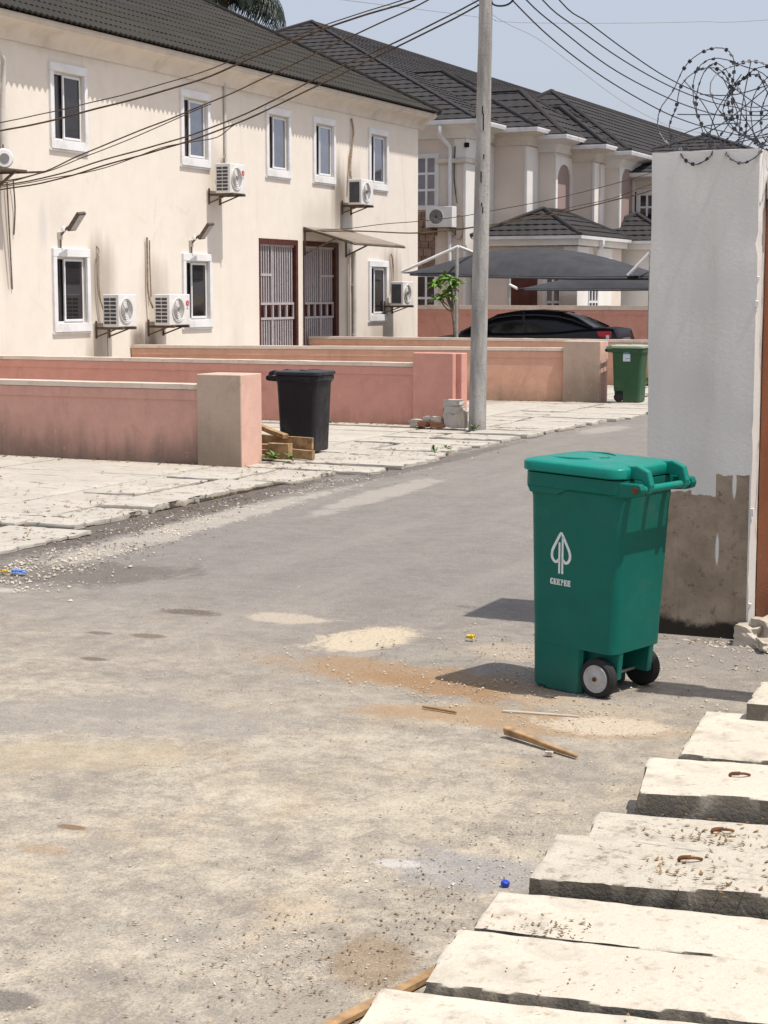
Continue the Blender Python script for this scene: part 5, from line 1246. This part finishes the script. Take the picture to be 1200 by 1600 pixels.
def palm(label, x, y, zc, nf, L, seed):
    r_ = random.Random(seed); t = thing('palm_tree', label, 'tree', (x, y, 0), 0)
    mb = MB(); mb.tube([(.2 * math.sin(k / 6), 0, zc * k / 14) for k in range(15)], [.2 - .004 * k for k in range(15)], 10); part('trunk', mb, 'bark', t, smooth=60)
    var = []
    for v in range(4):
        mb = MB(); el = R(70); p = Vector((0, 0, 0)); pts = [p.copy()]; n_ = 18; el = R(62)
        for i in range(n_):
            el -= R(5.0 + 4.5 * i / n_ + r_.uniform(-.6, .6)) * 1.05; p = p + Vector((math.cos(el), 0, math.sin(el))) * L / n_; pts.append(p.copy())
        mb.tube(pts, [.03 - .0014 * i for i in range(n_ + 1)], 5)
        for i in range(2, n_ + 1):
            tg = (pts[min(i + 1, n_)] - pts[i - 1]).normalized()
            for s_ in (-1, 1):
                for h_ in range(2):
                    ll = L * .27 * math.sin(math.pi * (i / n_) ** .8 * .86 + .3) * r_.uniform(.8, 1.1); b = pts[i] - tg * (L / n_) * .5 * h_
                    d = (Vector((0, s_, 0)) * .75 + tg * .55 + Vector((0, 0, -.55 - r_.uniform(0, .5)))).normalized()
                    wv = tg * .028
                    m1 = b + d * ll * .5; m2 = b + d * ll + Vector((0, 0, -ll * .25))
                    mb.add([b - wv * .6, b + wv * .6, m1 + wv, m1 - wv, m2], [(0, 1, 2, 3), (3, 2, 4)])
        me = bpy.data.meshes.new('frond'); me.from_pydata([tuple(q) for q in mb.v], [], mb.f); me.materials.append(M['palm']); var.append(me)
    for k in range(nf):
        o = bpy.data.objects.new('frond', var[k % 4]); COL.objects.link(o); o.parent = t; o.location = (.1, 0, zc - .15 + r_.uniform(-.15, .15))
        o.rotation_euler = (0, r_.choice((-.45, -.15, .1, .35, .6)) + r_.uniform(-.12, .12), k * 2.39996 + r_.uniform(-.2, .2))
palm('drooping palm crown rising behind the roof of the cream house', -30.5, 54.0, 12.25, 44, 3.15, 7)

def weed(label, x, y, z, n_, s_, seed):
    r_ = random.Random(seed); t = thing('weed', label, 'weed', (x, y, z), 0, 'weeds along the pavement'); me = WL
    for k in range(n_):
        o = bpy.data.objects.new('leaf', me); COL.objects.link(o); o.parent = t; o.location = (r_.uniform(-.03, .03), r_.uniform(-.03, .03), r_.uniform(0, .05) * s_)
        o.rotation_euler = (r_.uniform(-.3, .3), r_.uniform(-1.2, -.2), r_.uniform(0, 6.28)); q = s_ * r_.uniform(.6, 1.2); o.scale = (q, q, q)
WL = leaf_mesh('leaf', .10, .035, 'weed', .2, .4)
for k, (x, y, s_, l) in enumerate(((-8.62, 16.28, 1.1, 'left leafy weed in front of the wood pile'), (-8.42, 16.36, .9, 'right spiky weed in front of the wood pile'), (-7.42, 17.9, .8, 'weed on the kerb edge to the right of the black bin'), (-7.45, 18.35, .6, 'smaller weed further along the kerb edge'),
                                      (-8.18, 21.1, .7, 'tuft at the foot of the utility pole'), (-9.3, 34.0, 2.2, 'grassy clump left of the far green bin'), (-9.0, 32.5, 1.8, 'clump behind the third pillar'), (-7.55, 27.6, 1.1, 'tuft right of the far green bin'), (-7.5, 30.5, 1.8, 'tall tuft behind the far green bin'))):
    weed(l, x, y, .06, 13 if k < 5 else 26, s_, k)

# ================================================================== WOOD, RUBBLE, LITTER
def plank(label, a, b, w_, h_, mat, seed, group='old planks in front of the black bin', roll=0., taper=1.):
    a, b = Vector(a), Vector(b); L = (b - a).length; mb = MB(); n_ = max(3, int(L / .12)); rings = []
    t_ = (b - a).normalized(); r_ = t_.cross(Vector((0, 0, 1))).normalized(); u_ = r_.cross(t_); m = Matrix.Rotation(roll, 3, t_); r_ = m @ r_; u_ = m @ u_; sd_ = Vector((seed * 3.1, seed, 0))
    for k in range(n_ + 1):
        q = k / n_; c = a + (b - a) * q + u_ * .006 * noise.noise(sd_ + Vector((q * 3, 0, 0))); tp = 1 + (taper - 1) * q
        ww, hh = w_ * tp / 2, h_ * tp / 2; j = lambda i: .004 * noise.noise(sd_ + Vector((q * 6, i, 2)))
        rings.append([c + r_ * (-ww + j(1)) + u_ * (-hh), c + r_ * (ww + j(2)) + u_ * (-hh), c + r_ * (ww + j(3)) + u_ * (hh + j(4)), c + r_ * (-ww + j(5)) + u_ * (hh + j(6))])
    mb.loft(rings); return solo('wood_plank', mb, mat, label, 'plank', group, bevel=.003)
plank('wide board lying across the top of the wood pile by the black bin', (-9.15, 16.82, .235), (-8.40, 16.80, .215), .04, .13, 'wood', 1)
plank('short board under the wide one at the right end of the wood pile', (-8.95, 16.72, .125), (-8.34, 16.70, .10), .06, .10, 'wood', 2)
plank('stubby chunk of timber at the front of the wood pile', (-8.78, 16.52, .15), (-8.52, 16.50, .15), .09, .17, 'wood', 3)
plank('long upper board running behind the pillar in the wood pile', (-9.7, 16.62, .205), (-8.72, 16.60, .185), .11, .045, 'wood2', 4)
plank('long middle board running behind the pillar in the wood pile', (-9.6, 16.58, .145), (-8.74, 16.54, .135), .13, .05, 'wood', 5)
plank('lowest board flat on the ground in the wood pile', (-9.5, 16.5, .09), (-8.82, 16.46, .09), .12, .045, 'wood2', 6)
plank('light batten leaning on the wood pile with a nailed end', (-9.35, 17.1, .40), (-8.70, 16.74, .285), .07, .05, 'wood2', 7)
plank('split wooden stake lying on the road in front of the green bin', (-2.435, 6.665, .03), (-2.055, 6.455, .010), .030, .034, 'wood2', 8, None, .2, .45)
plank('long thin board at the bottom edge beside the cream slabs', (-1.72, 4.19, .012), (-1.93, 3.35, .012), .032, .02, 'wood2', 9, None)
plank('thin grey twig on the road left of the wooden stake', (-2.95, 6.985, .008), (-2.77, 6.95, .008), .012, .012, 'wood', 10, None)
plank('pale straight strip of wood half buried in dust in front of the bin', (-2.6, 7.07, .002), (-2.26, 7.115, .002), .018, .012, 'gravelw', 11, None)

def lump(c, s_, seed, mat, label, cat='rubble', group=None, name='rubble_block', rz=0., rough=.18):
    mb = MB(); n_ = 5; sx_, sy_, sz_ = s_; sd_ = Vector((seed * 2.3, seed * 5.1, 0)); bm = bmesh.new(); bmesh.ops.create_cube(bm, size=1); bmesh.ops.subdivide_edges(bm, edges=bm.edges[:], cuts=3, use_grid_fill=True)
    for v in bm.verts:
        p = v.co.copy(); q = p * (1 - .12 * max(0, p.length - .6)); d = noise.noise(p * 2.2 + sd_) * rough + noise.noise(p * 6 + sd_) * rough * .35
        q = q * (1 + d); v.co = Vector((q.x * sx_, q.y * sy_, q.z * sz_))
    bmesh.ops.transform(bm, matrix=Matrix.Rotation(rz, 4, 'Z'), verts=bm.verts); me = bpy.data.meshes.new(name); bm.to_mesh(me); bm.free(); me.materials.append(M[mat])
    o = bpy.data.objects.new(name, me); COL.objects.link(o); o.location = c; return tag(o, label, cat, group)
G1 = 'broken blocks at the foot of the salmon pillar'
lump((-8.60, 21.46, .15), (.26, .2, .18), 1, 'rubble', 'grey block at the bottom of the small stack against the pole', 'block', G1)
lump((-8.62, 21.48, .29), (.25, .2, .10), 2, 'rubble', 'middle block of the small stack against the pole', 'block', G1, rz=.15)
lump((-8.64, 21.50, .385), (.22, .19, .08), 3, 'rubble', 'topmost flat block of the small stack against the pole', 'block', G1, rz=-.1)
lump((-8.47, 21.42, .17), (.1, .15, .22), 4, 'gravelw', 'white upright chunk wedged between the stack and the pole', 'block', G1)
for k, (x, y, z, a, b, c, l) in enumerate(((-9.15, 21.5, .1, .2, .14, .09, 'leftmost pale lump of the low rubble'), (-8.98, 21.48, .13, .2, .15, .12, 'pale lump on the low rubble next to the leftmost one'), (-8.83, 21.46, .12, .18, .16, .13, 'largest white lump in the middle of the low rubble'), (-8.76, 21.5, .24, .06, .06, .14, 'white finger of concrete sticking up from the low rubble'), (-9.02, 21.38, .09, .16, .1, .07, 'small brick red lump at the front left of the low rubble'), (-8.82, 21.36, .09, .2, .1, .07, 'reddish flat lump at the front of the low rubble'))):
    lump((x, y, z), (a, b, c), 10 + k, 'gravelw' if k < 4 else 'redwall', l, 'rubble', G1, rz=k * .7, rough=.3)
for k, (x, y, z, a, b, c, l) in enumerate(((-1.93, 9.0, .05, .13, .12, .1, 'white plaster lump at the foot of the gate pillar'), (-1.82, 9.05, .07, .16, .12, .13, 'grey and white lump against the red wall'), (-1.80, 8.86, .03, .14, .07, .05, 'thin white scrap in front of the lumps by the red wall'), (-1.68, 9.1, .06, .2, .16, .12, 'grey lump at the right edge by the red wall'))):
    lump((x, y, z), (a, b, c), 30 + k, 'gravelw' if k != 3 else 'rubble', l, 'rubble', 'plaster debris by the gate pillar', rz=k, rough=.45)
solo('bottle_cap', MB().lathe([(0, 0), (.013, 0), (.014, .003), (.014, .013), (.012, .015), (0, .015)], (-1.80, 4.93, .003), (.25, 0, 1), 16), 'bluecap', 'blue plastic bottle cap lying by the slabs', 'bottle cap', smooth=40)
lump((-3.31, 8.5, .02), (.04, .03, .018), 50, 'yellow', 'crumpled yellow scrap on the road left of the green bin', 'litter', None, 'litter_scrap', rough=.5)
lump((-6.83, 9.30, .02), (.08, .045, .025), 51, 'lblue', 'crumpled blue wrapper at the left edge of the road', 'litter', None, 'litter_scrap', rough=.6)
lump((-6.93, 9.28, .02), (.04, .03, .015), 52, 'yellow', 'small orange scrap beside the blue wrapper', 'litter', None, 'litter_scrap', rough=.5)
lump((-2.17, 6.45, .01), (.03, .022, .018), 53, 'gravelw', 'lone white pebble below the wooden stake', 'stone', None, 'pebble', rough=.4)

# ------------------------------------------------------------------ loose gravel and dry leaves
rg = random.Random(11)
def pebbles(name, mat, zones):
    vs, fs = [], []
    for cx, cy, rx, ry, cnt, s0, s1, rot in zones:
        c_, s_ = math.cos(rot), math.sin(rot)
        for _ in range(cnt):
            a = rg.gauss(0, .5) * rx; b = rg.gauss(0, .5) * ry; x = cx + a * c_ - b * s_; y = cy + a * s_ + b * c_
            if -1.66 < x and y < 7.2: continue
            if x < road_edge(max(8.0, y)) + .02: continue
            if noise.noise(Vector((x * 2.3, y * 2.3, cnt * .01))) + .5 * noise.noise(Vector((x * 7, y * 7, 3))) < rg.uniform(-.35, .45): continue
            r_ = (s0 + (s1 - s0) * rg.random() ** 4) * .72; k = len(vs); an = rg.uniform(0, 3.14); ca, sa = math.cos(an), math.sin(an); e = rg.uniform(.6, 1.5)
            for px_, py_, pz in ((1, 0, 0), (0, 1, 0), (-1, 0, 0), (0, -1, 0), (.1, .1, .75), (-.5, .55, .45)):
                px_ *= r_ * rg.uniform(.7, 1.2) * e; py_ *= r_ * rg.uniform(.7, 1.2); vs.append((x + px_ * ca - py_ * sa, y + px_ * sa + py_ * ca, pz * r_ * rg.uniform(.6, 1.1) + .001))
            fs += [(k, k + 1, k + 4), (k + 1, k + 5, k + 4), (k + 1, k + 2, k + 5), (k + 2, k + 3, k + 4), (k + 2, k + 4, k + 5), (k + 3, k, k + 4)]
    me = bpy.data.meshes.new(name); me.from_pydata(vs, [], fs); me.materials.append(M[mat]); o = bpy.data.objects.new(name, me); COL.objects.link(o); o['kind'] = 'stuff'
ALL = (-3.6, 6.5, 4.5, 5.5)
pebbles('pale_gravel', 'gravelw', [(*ALL, 3200, .002, .009, 0), (-2.6, 7.5, 1.1, .5, 1300, .003, .012, 0), (-2.1, 8.3, .8, .9, 900, .003, .016, 0), (-7.0, 11.5, .34, 3.4, 4200, .004, .020, .04), (-7.05, 9.6, .7, .8, 1300, .004, .024, .3), (-6.6, 9.2, .6, .6, 700, .004, .02, .4), (-2.2, 7.0, .5, .25, 700, .003, .011, 0), (-2.9, 8.5, .7, .35, 600, .003, .013, 0), (-7.3, 15.5, .35, 2.2, 500, .006, .022, 0), (-2.0, 5.6, .5, 2.2, 500, .002, .01, 0), (-2.15, 8.95, .6, .12, 500, .004, .02, -.1)])
pebbles('gravel', 'gravel', [(*ALL, 4200, .002, .008, 0), (-3.0, 7.6, 1.3, .7, 1200, .003, .012, 0), (-2.2, 8.2, .9, .9, 700, .003, .013, 0), (-7.4, 11.5, .3, 3.6, 1400, .004, .02, .04), (-2.1, 4.8, .5, 1.6, 2200, .002, .009, 0), (-2.3, 3.9, .7, .9, 2200, .002, .007, 0)])
pebbles('dark_gravel', 'graveld', [(*ALL, 3600, .002, .007, 0), (-7.5, 11.8, .3, 4.2, 4500, .004, .02, .04), (-7.0, 10.2, .6, 1.6, 2400, .004, .018, 0), (-3.2, 8.4, .6, .4, 160, .004, .014, 0), (-2.0, 4.4, .5, 1.2, 1800, .002, .008, 0), (-2.7, 7.4, 1.2, .6, 400, .002, .009, 0), (-7.35, 19, .2, 5, 500, .006, .02, 0)])
def flakes(name, mat, zones):
    vs, fs = [], []
    for cx, cy, rx, ry, z, cnt, s0, s1 in zones:
        for _ in range(cnt):
            x, y = cx + rg.gauss(0, .5) * rx, cy + rg.gauss(0, .5) * ry; L = rg.uniform(s0, s1); w_ = L * rg.uniform(.2, .5); a = rg.uniform(0, 6.28); ca, sa = math.cos(a), math.sin(a); k = len(vs)
            for px_, py_, pz in ((-L, 0, rg.uniform(0, .4) * L), (0, -w_, 0), (0, w_, 0), (L, 0, rg.uniform(0, .6) * L), (0, 0, .3 * w_)):
                vs.append((x + px_ * ca - py_ * sa, y + px_ * sa + py_ * ca, z + .003 + pz))
            fs += [(k, k + 1, k + 4), (k + 1, k + 3, k + 4), (k + 3, k + 2, k + 4), (k + 2, k, k + 4)]
    me = bpy.data.meshes.new(name); me.from_pydata(vs, [], fs); me.materials.append(M[mat]); o = bpy.data.objects.new(name, me); COL.objects.link(o); o['kind'] = 'stuff'
flakes('leaf_litter', 'litter', [(-11, 15.78, 4, .12, .04, 160, .012, .04), (-11, 21.75, 4, .15, .04, 160, .015, .045), (-11, 27.5, 4, .18, .04, 160, .02, .05), (-2.2, 9.0, .5, .08, .0, 60, .006, .018), (-8.2, 12, .9, 3.2, .042, 260, .01, .035), (-8.1, 17, .9, 4, .042, 260, .012, .04), (-10.5, 13, 2.6, 3, .045, 200, .01, .035), (-7.7, 15, .25, 7, .03, 350, .01, .035), (-1.2, 5.32, .35, .22, .102, 170, .006, .017), (-1.15, 4.92, .3, .2, .138, 120, .006, .016), (-1.5, 4.42, .14, .09, .09, 70, .004, .012), (-2.0, 4.15, .5, .7, 0, 220, .004, .011), (-2.6, 3.8, .8, .6, 0, 120, .004, .010), (-2.2, 5.6, .6, 1.6, 0, 120, .004, .011), (-3.2, 7.9, 1.3, .8, 0, 110, .005, .014), (-3.5, 6, 1.6, 1.6, 0, 90, .004, .01), (-1.2, 4.05, .5, .3, .105, 25, .004, .01)])
bpy.context.view_layer.update()
